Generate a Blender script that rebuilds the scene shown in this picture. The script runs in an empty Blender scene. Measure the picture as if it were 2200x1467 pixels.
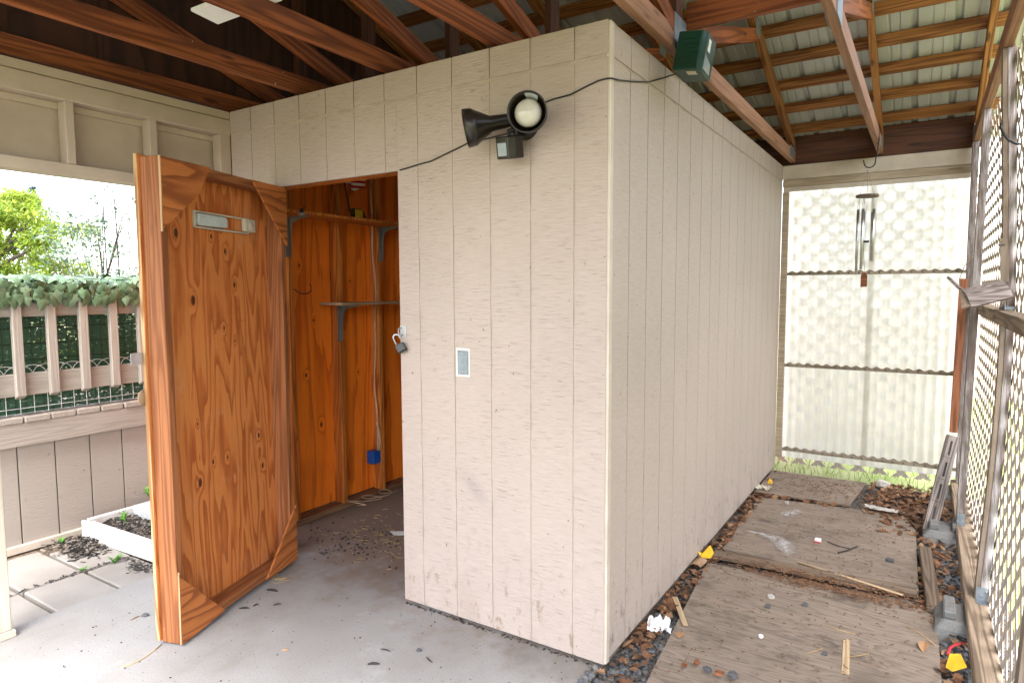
import bpy, bmesh, math, random
from mathutils import Vector, Matrix, noise as mnoise

random.seed(7)
R = math.radians
scene = bpy.context.scene
C = scene.collection

# ------------------------------------------------------------------ camera
CAM = Vector((1.06166, -2.35277, 1.55203))
RGT = Vector((0.84287412, 0.53809603, -0.00398481))
UPV = Vector((-0.03922683, 0.06882707, 0.99685711))
FWD = Vector((-0.53667911, 0.84006875, -0.07912036))
F = 1393.1
cd = bpy.data.cameras.new('camera')
cam = bpy.data.objects.new('camera', cd)
C.objects.link(cam)
cd.sensor_width = 36.0
cd.lens = F / 2200 * 36
cd.clip_start = 0.05
cd.clip_end = 1500
mw = Matrix((RGT, UPV, -FWD)).transposed().to_4x4()
mw.translation = CAM
cam.matrix_world = mw
scene.camera = cam

# ------------------------------------------------------------------ light
SUN_EL, SUN_AZ = 60.0, 150.0           # azimuth clockwise from +Y: the light comes in through the open front
w = bpy.data.worlds.new('World')
scene.world = w
w.use_nodes = True
wn = w.node_tree
wn.nodes.clear()
sky = wn.nodes.new('ShaderNodeTexSky')
sky.sky_type = 'NISHITA'
sky.sun_disc = False
sky.sun_elevation = R(SUN_EL)
sky.sun_rotation = R(SUN_AZ)
sky.air_density = 1.0
sky.dust_density = 2.0
sky.ozone_density = 1.0
bg = wn.nodes.new('ShaderNodeBackground')
bg.inputs['Strength'].default_value = 0.15
wo = wn.nodes.new('ShaderNodeOutputWorld')
hsv = wn.nodes.new('ShaderNodeHueSaturation')       # thin high cloud: a paler, greyer sky
hsv.inputs['Saturation'].default_value = 0.45
wn.links.new(sky.outputs[0], hsv.inputs['Color'])
wn.links.new(hsv.outputs[0], bg.inputs[0])
wn.links.new(bg.outputs[0], wo.inputs[0])
sd = bpy.data.lights.new('sun', 'SUN')
sd.energy = 1.5
sd.angle = R(40)
sd.color = (1.0, 0.965, 0.93)
so = bpy.data.objects.new('sun', sd)
C.objects.link(so)
sv = Vector((math.sin(R(SUN_AZ)) * math.cos(R(SUN_EL)), math.cos(R(SUN_AZ)) * math.cos(R(SUN_EL)), math.sin(R(SUN_EL))))
so.rotation_euler = sv.to_track_quat('Z', 'Y').to_euler()
so.location = (-4, -12, 10)

scene.view_settings.view_transform = 'Standard'
scene.view_settings.look = 'None'
scene.view_settings.gamma = 1.0
scene.view_settings.exposure = 3.1
scene.render.engine = 'CYCLES'
cy = scene.cycles
cy.use_denoising = True
cy.max_bounces = 14
cy.diffuse_bounces = 8
cy.transparent_max_bounces = 16
cy.transmission_bounces = 8
cy.sample_clamp_indirect = 8.0
cy.caustics_reflective = False
cy.caustics_refractive = False


def at(ax, v, px, py):
    """point where the sight line through photograph pixel (px, py) meets the plane axis=v"""
    d = RGT * ((px - 1100) / F) + UPV * (-(py - 733.5) / F) + FWD
    return CAM + d * ((v - CAM[ax]) / d[ax])


# ------------------------------------------------------------------ materials
class G:
    def __init__(s, name):
        s.m = bpy.data.materials.new(name)
        s.m.use_nodes = True
        s.t = s.m.node_tree
        s.t.nodes.clear()
        s.o = s.t.nodes.new('ShaderNodeOutputMaterial')

    def n(s, typ, **kw):
        nd = s.t.nodes.new(typ)
        for k, v in kw.items():
            setattr(nd, k, v)
        return nd

    def put(s, sock, v):
        if v is None:
            return
        if isinstance(v, bpy.types.NodeSocket):
            s.t.links.new(v, sock)
        elif isinstance(v, (tuple, list)) and len(v) == 3 and sock.type == 'RGBA':
            sock.default_value = (*v, 1)
        else:
            sock.default_value = v

    def coord(s, scale=(1, 1, 1), kind='Object', rnd=0.0, rot=(0, 0, 0)):
        tc = s.n('ShaderNodeTexCoord').outputs[kind]
        if rnd:
            oi = s.n('ShaderNodeObjectInfo').outputs['Random']
            a = s.n('ShaderNodeVectorMath', operation='MULTIPLY')
            s.put(a.inputs[0], oi)
            a.inputs[1].default_value = (rnd, rnd * 1.7, rnd * 2.3)
            b = s.n('ShaderNodeVectorMath', operation='ADD')
            s.put(b.inputs[0], tc)
            s.put(b.inputs[1], a.outputs[0])
            tc = b.outputs[0]
        mp = s.n('ShaderNodeMapping')
        s.put(mp.inputs['Vector'], tc)
        mp.inputs['Scale'].default_value = scale
        mp.inputs['Rotation'].default_value = rot
        return mp.outputs[0]

    def noise(s, vec, scale=1.0, detail=3.0, rough=0.5, dist=0.0, out='Fac'):
        nd = s.n('ShaderNodeTexNoise')
        s.put(nd.inputs['Vector'], vec)
        nd.inputs['Scale'].default_value = scale
        nd.inputs['Detail'].default_value = detail
        nd.inputs['Roughness'].default_value = rough
        nd.inputs['Distortion'].default_value = dist
        return nd.outputs[out]

    def vor(s, vec, scale=1.0, out='Color', feature='F1', rand=1.0):
        nd = s.n('ShaderNodeTexVoronoi', feature=feature)
        s.put(nd.inputs['Vector'], vec)
        nd.inputs['Scale'].default_value = scale
        nd.inputs['Randomness'].default_value = rand
        return nd.outputs[out]

    def math(s, op, a, b=None, c=None, clamp=False):
        nd = s.n('ShaderNodeMath', operation=op)
        nd.use_clamp = clamp
        s.put(nd.inputs[0], a)
        s.put(nd.inputs[1], b)
        s.put(nd.inputs[2], c)
        return nd.outputs[0]

    def ss(s, v, a, b):
        """smoothstep from 0 at a to 1 at b"""
        nd = s.n('ShaderNodeMapRange', interpolation_type='SMOOTHSTEP')
        s.put(nd.inputs['Value'], v)
        nd.inputs['From Min'].default_value = min(a, b)
        nd.inputs['From Max'].default_value = max(a, b)
        nd.inputs['To Min'].default_value = 0.0 if a < b else 1.0
        nd.inputs['To Max'].default_value = 1.0 if a < b else 0.0
        return nd.outputs[0]

    def mix(s, fac, a, b, mode='MIX'):
        nd = s.n('ShaderNodeMix', data_type='RGBA', blend_type=mode)
        s.put(nd.inputs[0], fac)
        s.put(nd.inputs[6], a)
        s.put(nd.inputs[7], b)
        return nd.outputs[2]

    def ramp(s, fac, stops):
        nd = s.n('ShaderNodeValToRGB')
        cr = nd.color_ramp
        cr.elements[0].position, cr.elements[0].color = stops[0][0], (*stops[0][1], 1)
        cr.elements[1].position, cr.elements[1].color = stops[-1][0], (*stops[-1][1], 1)
        for p, c in stops[1:-1]:
            cr.elements.new(p).color = (*c, 1)
        s.put(nd.inputs[0], fac)
        return nd.outputs[0]

    def sep(s, vec):
        nd = s.n('ShaderNodeSeparateXYZ')
        s.put(nd.inputs[0], vec)
        return nd.outputs

    def bump(s, h, strength=0.4, dist=0.01, normal=None):
        nd = s.n('ShaderNodeBump')
        nd.inputs['Strength'].default_value = strength
        nd.inputs['Distance'].default_value = dist
        s.put(nd.inputs['Height'], h)
        s.put(nd.inputs['Normal'], normal)
        return nd.outputs[0]

    def done(s, color, rough=0.7, normal=None, metal=0.0, spec=0.4, **kw):
        p = s.n('ShaderNodeBsdfPrincipled')
        s.put(p.inputs['Base Color'], color)
        s.put(p.inputs['Roughness'], rough)
        s.put(p.inputs['Metallic'], metal)
        s.put(p.inputs['Normal'], normal)
        p.inputs['Specular IOR Level'].default_value = spec
        for k, v in kw.items():
            s.put(p.inputs[k], v)
        s.t.links.new(p.outputs[0], s.o.inputs[0])
        return s.m


def flat(name, col, rough=0.6, metal=0.0, spec=0.4, var=0.15, sc=8.0):
    g = G(name)
    n = g.noise(g.coord(rnd=9.0), sc, 4, 0.6)
    c = g.mix(g.ss(n, 0.3, 0.7), tuple(x * (1 - var) for x in col), tuple(min(1, x * (1 + var)) for x in col))
    return g.done(c, rough, g.bump(n, 0.15, 0.003), metal, spec)


def painted_siding(name, base, dark, hor=True, fleck=0.75, dirt=None, smudge=False):
    """rough-sawn plywood siding under paint: short saw marks across the sheet, a few chips"""
    g = G(name)
    a = g.coord((13, 13, 150) if hor else (70, 70, 4))
    big = g.noise(g.coord((1.2, 1.2, 1.2)), 1.0, 3)
    saw = g.noise(a, 1.0, 3, 0.65)
    fine = g.noise(g.coord((60, 60, 60)), 1.0, 3, 0.7)
    patch = g.noise(g.coord((2.2, 2.2, 5.0)), 1.0, 2)
    cr = g.math('MULTIPLY', g.ss(saw, fleck - 0.15, fleck - 0.07), g.ss(patch, 0.36, 0.55))
    chip = g.ss(g.noise(g.coord((45, 45, 30)), 1.0, 2), 0.72, 0.75)
    c = g.mix(g.ss(big, 0.3, 0.7), tuple(x * 0.94 for x in base), base)
    c = g.mix(g.math('MULTIPLY', g.ss(saw, 0.35, 0.7), 0.17), c, dark)
    c = g.mix(g.math('MULTIPLY', cr, 0.20), c, dark)
    c = g.mix(g.math('MULTIPLY', chip, 0.7), c, tuple(x * 0.5 for x in dark))
    if dirt:
        z = g.sep(g.n('ShaderNodeTexCoord').outputs['Object'])[2]
        sp = g.noise(g.coord((18, 18, 9)), 1.0, 4, 0.7)
        lim = g.math('MULTIPLY', g.ss(z, 0.55, 0.0), g.ss(sp, 0.56, 0.68))
        c = g.mix(g.math('MULTIPLY', lim, 0.8), c, dirt)
        sm = g.noise(g.coord((3.5, 3.5, 1.2)), 1.0, 4, 0.6)
        c = g.mix(g.math('MULTIPLY', g.math('MULTIPLY', g.ss(z, 0.35, 0.0), g.ss(sm, 0.45, 0.7)), 0.25), c, dirt)
    if smudge:
        o = g.sep(g.n('ShaderNodeTexCoord').outputs['Object'])
        da = g.math('ADD', g.math('MULTIPLY', g.math('SUBTRACT', o[0], SMX), 11.0), g.math('MULTIPLY', g.math('SUBTRACT', o[2], SMZ), 9.0))
        db = g.math('SUBTRACT', g.math('MULTIPLY', g.math('SUBTRACT', o[2], SMZ), 22.0), g.math('MULTIPLY', g.math('SUBTRACT', o[0], SMX), -16.0))
        d2 = g.math('ADD', g.math('MULTIPLY', da, g.math('MULTIPLY', da, 0.0)), g.math('MULTIPLY', db, db))
        dx_ = g.math('MULTIPLY', g.math('SUBTRACT', o[0], SMX), 14.0)
        d2 = g.math('ADD', d2, g.math('MULTIPLY', dx_, dx_))
        c = g.mix(g.math('MULTIPLY', g.math('EXPONENT', g.math('MULTIPLY', d2, -1.0)), 0.28), c, (0.16, 0.15, 0.14))
    h = g.math('ADD', g.math('MULTIPLY', saw, 0.9), g.math('MULTIPLY', fine, 0.35))
    h = g.math('SUBTRACT', h, g.math('MULTIPLY', cr, 0.5))
    return g.done(c, 0.62, g.bump(h, 0.6, 0.006), spec=0.3)


def lumber_mat(name, dark, light, knot=None, streak=1.0, rough=0.65, spot=None, axis=0, edge=0.5):
    """sawn softwood: grain along the given object axis"""
    g = G(name)

    def sc(l, t):
        v = [t, t, t]
        v[axis] = l
        return tuple(v)
    n = g.noise(g.coord(sc(0.45, 10), rnd=13.0), 1.0, 2, 0.5, 0.2)
    v = g.math('PINGPONG', g.math('MULTIPLY', n, 11.0 * streak), 0.5)
    ring = g.ss(v, 0.05, 0.4)
    fib = g.noise(g.coord(sc(5, 170), rnd=5.0), 1.0, 3, 0.7)
    big = g.noise(g.coord(sc(1.1, 3.0), rnd=7.0), 1.0, 3)
    c = g.mix(ring, dark, light)
    c = g.mix(g.math('MULTIPLY', g.ss(fib, 0.35, 0.7), 0.35), c, tuple(x * 0.6 for x in dark))
    c = g.mix(g.math('MULTIPLY', g.ss(big, 0.45, 0.72), edge), c, tuple(x * 0.55 for x in dark))
    if knot:
        kv = g.vor(g.coord(sc(1.9, 9), rnd=3.0), 1.0, 'Distance')
        c = g.mix(g.math('MULTIPLY', g.ss(kv, 0.13, 0.06), 0.85), c, knot)
    if spot:
        sp = g.noise(g.coord((40, 40, 40), rnd=4.0), 1.0, 2)
        c = g.mix(g.ss(sp, 0.76, 0.79), c, spot)
    h = g.math('ADD', g.math('MULTIPLY', fib, 0.6), g.math('MULTIPLY', ring, 0.4))
    return g.done(c, rough, g.bump(h, 0.35, 0.004), spec=0.3)


def ply_mat(name, dark, light, mid, axis=2, knots=(), kcol=(0.05, 0.015, 0.006), K=9.0, freq=(3.4, 0.42), plane=(0, 2), rnd=0.0,
            worn=None, rough=0.6, lines=0.75, scuff=None):
    """rotary-cut plywood: contour-like cathedral grain, explicit knots at object positions (in the two axes of `plane`)"""
    g = G(name)
    s3 = [freq[0]] * 3
    s3[axis] = freq[1]
    n = g.noise(g.coord(tuple(s3), rnd=rnd), 1.0, 2.5, 0.45, 0.25)
    s4 = [16, 16, 16]
    s4[axis] = 2.2
    n2 = g.noise(g.coord(tuple(s4), rnd=rnd), 1.0, 3, 0.6)
    val = g.math('ADD', g.math('MULTIPLY', n, K), g.math('MULTIPLY', n2, 0.8))
    kd = None
    if knots:
        o = g.sep(g.n('ShaderNodeTexCoord').outputs['Object'])
        for (ka, kb, kr) in knots:
            da = g.math('MULTIPLY', g.math('SUBTRACT', o[plane[0]], ka), 1.0 / kr)
            db = g.math('MULTIPLY', g.math('SUBTRACT', o[plane[1]], kb), 0.55 / kr)
            d2 = g.math('ADD', g.math('MULTIPLY', da, da), g.math('MULTIPLY', db, db))
            val = g.math('ADD', val, g.math('MULTIPLY', g.math('EXPONENT', g.math('MULTIPLY', d2, -0.5)), 1.7))
            core = g.ss(d2, 0.42, 0.16)
            kd = core if kd is None else g.math('MAXIMUM', kd, core)
    v = g.math('FRACT', val)
    ring = g.math('MULTIPLY', g.ss(v, 0.55, 0.93), g.ss(v, 1.0, 0.95))
    soft = g.math('MULTIPLY', g.ss(v, 0.40, 0.62), g.ss(n2, 0.32, 0.55))
    fib_s = [130, 130, 130]
    fib_s[axis] = 5
    fib = g.noise(g.coord(tuple(fib_s), rnd=rnd), 1.0, 3, 0.7)
    c = g.mix(soft, light, mid)
    c = g.mix(g.math('MULTIPLY', ring, lines), c, dark)
    c = g.mix(g.math('MULTIPLY', g.ss(fib, 0.4, 0.75), 0.3), c, dark)
    big = g.noise(g.coord((1.5, 1.5, 1.5), rnd=rnd), 1.0, 3)
    c = g.mix(g.math('MULTIPLY', g.ss(big, 0.5, 0.75), 0.35), c, dark)
    if scuff:
        sf = g.noise(g.coord((5, 5, 3)), 1.0, 6, 0.75)
        c = g.mix(g.math('MULTIPLY', g.ss(sf, 0.54, 0.72), 0.30), c, scuff)
        sk = g.noise(g.coord((9, 9, 190)), 1.0, 2, 0.6)
        bnd = g.noise(g.coord((3, 3, 4)), 1.0, 2)
        c = g.mix(g.math('MULTIPLY', g.math('MULTIPLY', g.ss(sk, 0.64, 0.68), g.ss(bnd, 0.55, 0.65)), 0.6), c, dark)
    if kd is not None:
        c = g.mix(kd, c, kcol)
    if worn:
        wn_ = g.noise(g.coord((2.5, 2.5, 2.5), rnd=rnd), 1.0, 5, 0.65)
        c = g.mix(g.math('MULTIPLY', g.ss(wn_, 0.5, 0.7), 0.6), c, worn)
    if worn:
        sm = g.noise(g.coord((1.4, 3.0, 1.0), rnd=2.0), 1.0, 6, 0.72)
        c = g.mix(g.math('MULTIPLY', g.ss(sm, 0.55, 0.68), 0.65), c, tuple(x * 0.45 for x in worn))
        c = g.mix(g.math('MULTIPLY', g.ss(sm, 0.42, 0.30), 0.45), c, (0.25, 0.205, 0.17))
        tk = g.noise(g.coord((14, 90, 14), rnd=2.0), 1.0, 3, 0.6)
        c = g.mix(g.math('MULTIPLY', g.ss(tk, 0.68, 0.74), 0.75), c, (0.035, 0.025, 0.02))
    h = g.math('ADD', g.math('MULTIPLY', fib, 0.6), g.math('MULTIPLY', ring, -0.4))
    return g.done(c, rough, g.bump(h, 0.3, 0.003), spec=0.3)


_sm = at(1, 0.0, 1020, 1050)
SMX, SMZ = _sm.x, _sm.z
M = {}
M['front_paint'] = painted_siding('warm_beige_siding', (0.430, 0.350, 0.303), (0.19, 0.145, 0.11), dirt=(0.22, 0.15, 0.10), smudge=True)
M['side_paint'] = painted_siding('cool_beige_siding', (0.452, 0.374, 0.322), (0.22, 0.175, 0.13), fleck=0.78, dirt=(0.20, 0.15, 0.11))
M['deck_paint'] = painted_siding('taupe_siding', (0.335, 0.292, 0.25), (0.26, 0.225, 0.19), fleck=0.8)
M['groove_paint'] = flat('shadowed_groove_paint', (0.39, 0.315, 0.255), 0.7)
M['beige_board'] = flat('beige_painted_board', (0.45, 0.365, 0.29), 0.5, var=0.08, sc=5)
M['cream_board'] = flat('cream_painted_board', (0.50, 0.43, 0.35), 0.5, var=0.12, sc=6)
M['post_paint'] = lumber_mat('old_cream_paint', (0.50, 0.435, 0.34), (0.58, 0.51, 0.41), axis=2, edge=0.25)
M['taupe_board'] = lumber_mat('taupe_painted_board', (0.315, 0.272, 0.23), (0.35, 0.305, 0.26), axis=0, edge=0.15)
M['taupe_post'] = lumber_mat('taupe_painted_baluster', (0.32, 0.277, 0.234), (0.355, 0.31, 0.265), axis=2, edge=0.1)
M['chord'] = lumber_mat('dark_red_stained_lumber', (0.13, 0.034, 0.010), (0.29, 0.085, 0.024), knot=(0.03, 0.01, 0.005), spot=(0.5, 0.42, 0.35))
M['chord_pale'] = lumber_mat('faded_pink_brown_lumber', (0.26, 0.13, 0.075), (0.36, 0.185, 0.11), knot=(0.12, 0.05, 0.03), spot=(0.5, 0.42, 0.35))
M['purlin'] = lumber_mat('amber_brown_lumber', (0.15, 0.055, 0.015), (0.36, 0.155, 0.048), knot=(0.04, 0.015, 0.005))
M['dark_lumber'] = lumber_mat('dark_brown_lumber', (0.055, 0.02, 0.01), (0.10, 0.036, 0.016), knot=(0.02, 0.01, 0.005))
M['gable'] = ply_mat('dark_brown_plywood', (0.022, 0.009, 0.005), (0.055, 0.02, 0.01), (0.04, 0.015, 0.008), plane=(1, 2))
M['int_ply'] = ply_mat('orange_stained_plywood', (0.42, 0.068, 0.006), (0.90, 0.22, 0.016), (0.84, 0.185, 0.012), K=6, freq=(5, 0.35), lines=0.5, rnd=3.0,
                       plane=(1, 2), knots=[(0.55, 1.72, 0.012), (1.0, 1.62, 0.01), (0.66, 1.35, 0.012), (0.58, 0.98, 0.014), (1.06, 0.95, 0.011), (0.7, 0.62, 0.016), (1.28, 0.9, 0.012)])
M['int_stud'] = lumber_mat('orange_stained_stud', (0.38, 0.10, 0.016), (0.66, 0.22, 0.04), knot=(0.1, 0.03, 0.01), axis=2)
M['int_plate'] = lumber_mat('brown_bottom_plate', (0.16, 0.08, 0.04), (0.30, 0.16, 0.08), axis=1)
M['door_stud'] = lumber_mat('red_orange_door_lumber', (0.21, 0.068, 0.022), (0.34, 0.125, 0.045), knot=(0.12, 0.03, 0.01), spot=(0.7, 0.6, 0.5))
M['door_edge'] = lumber_mat('pale_plywood_edge', (0.30, 0.14, 0.05), (0.62, 0.42, 0.22), axis=2, streak=2.0)
M['gusset'] = ply_mat('red_orange_plywood', (0.17, 0.045, 0.012), (0.44, 0.145, 0.038), (0.36, 0.11, 0.028), axis=0, plane=(0, 2), rnd=6.0, K=11, freq=(5, 0.8))
M['gusset_edge'] = lumber_mat('plywood_layer_edge', (0.24, 0.11, 0.05), (0.5, 0.3, 0.15), streak=1.0, axis=2)
DK = [(0.704, 1.813, 0.022), (0.477, 1.814, 0.013), (0.38, 1.748, 0.014), (0.319, 1.583, 0.015), (0.614, 1.51, 0.024), (0.409, 1.369, 0.010),
      (0.525, 0.724, 0.013), (0.619, 0.648, 0.022), (0.165, 0.776, 0.016), (0.142, 0.603, 0.015), (0.42, 0.72, 0.010), (0.33, 1.30, 0.008), (0.62, 0.93, 0.008)]
M['door_ply'] = ply_mat('orange_door_plywood', (0.27, 0.064, 0.013), (0.58, 0.200, 0.052), (0.46, 0.130, 0.029), knots=DK, K=11.0, freq=(6.6, 0.70),
                        kcol=(0.075, 0.02, 0.008), lines=0.62, scuff=(0.60, 0.36, 0.20))
M['weathered'] = lumber_mat('grey_weathered_post', (0.11, 0.085, 0.075), (0.27, 0.235, 0.215), axis=0, streak=1.6, rough=0.85)


def flaking(name, dark, paint, axis=2):
    g = G(name)
    s = [60, 60, 60]
    s[axis] = 4
    s2 = [7, 7, 7]
    s2[axis] = 1.3
    fib = g.noise(g.coord(tuple(s), rnd=4.0), 1.0, 4, 0.7)
    big = g.noise(g.coord(tuple(s2), rnd=6.0), 1.0, 4, 0.6)
    wood = g.mix(fib, tuple(x * 0.5 for x in dark), tuple(x * 1.5 for x in dark))
    f = g.ss(g.math('ADD', g.math('MULTIPLY', fib, 0.9), big), 0.86, 1.12)
    c = g.mix(f, wood, paint)
    return g.done(c, 0.8, g.bump(fib, 0.5, 0.005), spec=0.25)


M['flaked'] = flaking('grey_post_with_flaking_white_paint', (0.13, 0.10, 0.09), (0.32, 0.30, 0.295))
M['rail_wood'] = lumber_mat('grey_brown_weathered_rail', (0.15, 0.105, 0.07), (0.30, 0.225, 0.155), axis=0, rough=0.85)
M['brown_strip'] = lumber_mat('tan_brown_post_face', (0.19, 0.145, 0.11), (0.25, 0.195, 0.15), axis=2, rough=0.8)
M['lattice'] = lumber_mat('tan_lattice_wood', (0.48, 0.41, 0.345), (0.58, 0.51, 0.435), axis=2, rough=0.8, edge=0.2)
M['lattice_white'] = flat('pale_lattice_paint', (0.62, 0.60, 0.57), 0.7)
M['red_board'] = lumber_mat('red_brown_board', (0.15, 0.05, 0.02), (0.27, 0.10, 0.045), knot=(0.05, 0.015, 0.01), axis=0)
M['tan_board'] = lumber_mat('tan_back_plate', (0.33, 0.26, 0.18), (0.44, 0.36, 0.26), knot=(0.18, 0.13, 0.08), axis=0)
M['batten'] = lumber_mat('wavy_wood_batten', (0.20, 0.16, 0.115), (0.33, 0.275, 0.20), knot=(0.05, 0.035, 0.025), axis=0)
M['old_ply'] = ply_mat('grey_brown_weathered_plywood', (0.095, 0.072, 0.056), (0.245, 0.195, 0.152), (0.21, 0.165, 0.128), axis=0, plane=(0, 1), rnd=4.0, K=14,
                       freq=(12, 1.6), worn=(0.09, 0.067, 0.05), rough=0.85, lines=0.45)
M['old_plank'] = lumber_mat('weathered_brown_plank', (0.11, 0.075, 0.05), (0.21, 0.155, 0.11), rough=0.85)
M['galv'] = flat('galvanised_steel', (0.22, 0.25, 0.275), 0.5, 0.6, sc=25)
M['steel'] = flat('bright_steel', (0.45, 0.45, 0.46), 0.4, 0.35, sc=20)
M['dark_metal'] = flat('dark_bronze_plastic', (0.016, 0.012, 0.009), 0.32, sc=20)
M['black'] = flat('black_plastic', (0.012, 0.012, 0.014), 0.4)
M['grey_bracket'] = flat('grey_painted_steel', (0.17, 0.17, 0.165), 0.45)
M['lock_grey'] = flat('dark_grey_lock_body', (0.045, 0.045, 0.047), 0.4)
M['green_box'] = flat('dark_green_plastic', (0.006, 0.040, 0.024), 0.35)
M['white_plastic'] = flat('white_plastic', (0.75, 0.75, 0.73), 0.4, var=0.05)
M['old_plastic'] = flat('yellowed_clear_plastic', (0.48, 0.43, 0.34), 0.35, var=0.1)
M['pale_wire'] = flat('cream_cable', (0.62, 0.42, 0.27), 0.5)
M['wire_white'] = flat('white_coated_wire', (0.8, 0.8, 0.78), 0.4)
M['blue'] = flat('blue_plastic', (0.008, 0.07, 0.30), 0.4)
M['yellow'] = flat('yellow_paper', (0.72, 0.42, 0.02), 0.6)
M['paper'] = flat('white_paper', (0.74, 0.73, 0.72), 0.7, var=0.08)
M['card'] = flat('brown_cardboard', (0.30, 0.185, 0.105), 0.8)
M['pale_stick'] = lumber_mat('pale_stick_wood', (0.34, 0.235, 0.135), (0.50, 0.37, 0.23), rough=0.8)
M['red'] = flat('red_fabric', (0.45, 0.03, 0.04), 0.7)
M['sensor'] = flat('grey_sensor_lens', (0.26, 0.30, 0.34), 0.3, spec=0.6)
M['label_grey'] = flat('grey_sticker', (0.40, 0.44, 0.43), 0.5)
M['string'] = flat('grey_string', (0.25, 0.22, 0.2), 0.8)
M['tube'] = flat('brushed_aluminium', (0.55, 0.57, 0.58), 0.28, 0.95, var=0.12, sc=40)
M['straw'] = flat('dry_straw', (0.46, 0.31, 0.13), 0.8)
M['twig'] = flat('dark_twig', (0.03, 0.024, 0.022), 0.8)
M['weed'] = flat('bright_green_weed', (0.10, 0.26, 0.03), 0.6)
M['white_rock'] = flat('pale_rock', (0.42, 0.39, 0.35), 0.85)
M['dark_rock'] = flat('dark_grey_rock', (0.075, 0.075, 0.078), 0.8)
M['white_vinyl'] = flat('white_vinyl', (0.60, 0.575, 0.54), 0.4, var=0.08)
M['step'] = flat('grey_concrete_step', (0.40, 0.41, 0.41), 0.85, sc=30)


def bulb_mat():
    g = G('frosted_bulb_glass')
    n = g.noise(g.coord((20, 20, 20)), 1.0, 2)
    c = g.mix(n, (0.38, 0.345, 0.28), (0.48, 0.45, 0.385))
    return g.done(c, 0.18, spec=0.7)


M['bulb'] = bulb_mat()


def roof_mat():
    g = G('grey_corrugated_roofing')
    n = g.noise(g.coord((3, 1, 1)), 1.0, 4, 0.6)
    n2 = g.noise(g.coord((40, 2, 2)), 1.0, 3, 0.6)
    c = g.mix(g.ss(n, 0.3, 0.7), (0.36, 0.385, 0.40), (0.44, 0.465, 0.48))
    c = g.mix(g.math('MULTIPLY', g.ss(n2, 0.55, 0.75), 0.25), c, (0.22, 0.21, 0.19))
    return g.done(c, 0.45, g.bump(n, 0.1, 0.01), 0.15, 0.4)


M['roof'] = roof_mat()


def concrete_mat():
    g = G('pale_concrete')
    xyz = g.coord((1, 1, 1))
    big = g.noise(xyz, 1.1, 5, 0.6)
    med = g.noise(xyz, 6.0, 5, 0.65)
    fine = g.noise(xyz, 120.0, 3, 0.7)
    spk = g.noise(xyz, 75.0, 2, 0.5)
    c = g.mix(g.ss(big, 0.35, 0.65), (0.265, 0.248, 0.23), (0.325, 0.312, 0.298))
    c = g.mix(g.math('MULTIPLY', g.ss(med, 0.5, 0.72), 0.35), c, (0.27, 0.25, 0.23))
    c = g.mix(g.math('MULTIPLY', g.ss(fine, 0.48, 0.72), 0.6), c, (0.19, 0.18, 0.17))
    c = g.mix(g.math('MULTIPLY', g.ss(spk, 0.69, 0.73), 0.75), c, (0.06, 0.055, 0.05))
    st = g.noise(g.coord((1.6, 0.9, 1)), 1.0, 6, 0.7, 0.6)
    c = g.mix(g.math('MULTIPLY', g.ss(st, 0.52, 0.64), 0.28), c, (0.20, 0.165, 0.135))
    c = g.mix(g.math('MULTIPLY', g.ss(st, 0.40, 0.33), 0.25), c, (0.46, 0.45, 0.44))
    y = g.sep(xyz)[1]
    x = g.sep(xyz)[0]
    soil = g.math('ADD', g.ss(y, -0.75, 0.95), g.math('MULTIPLY', g.math('SUBTRACT', med, 0.5), 1.3))
    c = g.mix(g.math('MULTIPLY', g.ss(soil, 0.2, 0.75), 0.85), c, g.mix(fine, (0.15, 0.10, 0.07), (0.27, 0.19, 0.14)))
    edge = g.math('ADD', g.math('MULTIPLY', g.ss(y, -0.5, -0.02), g.ss(x, -0.95, -0.2)), g.math('MULTIPLY', g.math('SUBTRACT', med, 0.5), 1.2))
    c = g.mix(g.math('MULTIPLY', g.ss(edge, 0.4, 1.0), 0.5), c, (0.15, 0.125, 0.10))
    return g.done(c, 0.85, g.bump(g.math('ADD', fine, med), 0.25, 0.004), spec=0.25)


M['concrete'] = concrete_mat()


def paver_mat():
    g = G('beige_concrete_paver')
    xyz = g.coord((1, 1, 1))
    fine = g.noise(xyz, 90.0, 4, 0.7)
    big = g.noise(xyz, 3.0, 4)
    c = g.mix(g.ss(big, 0.3, 0.7), (0.25, 0.225, 0.198), (0.30, 0.275, 0.248))
    c = g.mix(g.math('MULTIPLY', g.ss(fine, 0.45, 0.7), 0.5), c, (0.25, 0.22, 0.19))
    return g.done(c, 0.9, g.bump(fine, 0.4, 0.004), spec=0.2)


M['paver'] = paver_mat()


def soil_mat(name, a, b, c2):
    g = G(name)
    xyz = g.coord((1, 1, 1))
    v = g.vor(xyz, 55.0)
    n = g.noise(xyz, 8.0, 4, 0.6)
    c = g.mix(g.sep(v)[0], a, b)
    c = g.mix(g.ss(n, 0.5, 0.65), c, c2)
    return g.done(c, 0.9, g.bump(g.vor(xyz, 55.0, 'Distance'), 0.8, 0.012), spec=0.2)


M['gravel_base'] = soil_mat('dark_gravel_soil', (0.05, 0.042, 0.036), (0.13, 0.115, 0.10), (0.075, 0.05, 0.032))
M['mulch_base'] = soil_mat('dark_mulch', (0.018, 0.015, 0.014), (0.11, 0.095, 0.08), (0.03, 0.024, 0.02))
M['soil'] = soil_mat('brown_soil', (0.10, 0.075, 0.05), (0.20, 0.15, 0.105), (0.14, 0.10, 0.07))


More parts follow.
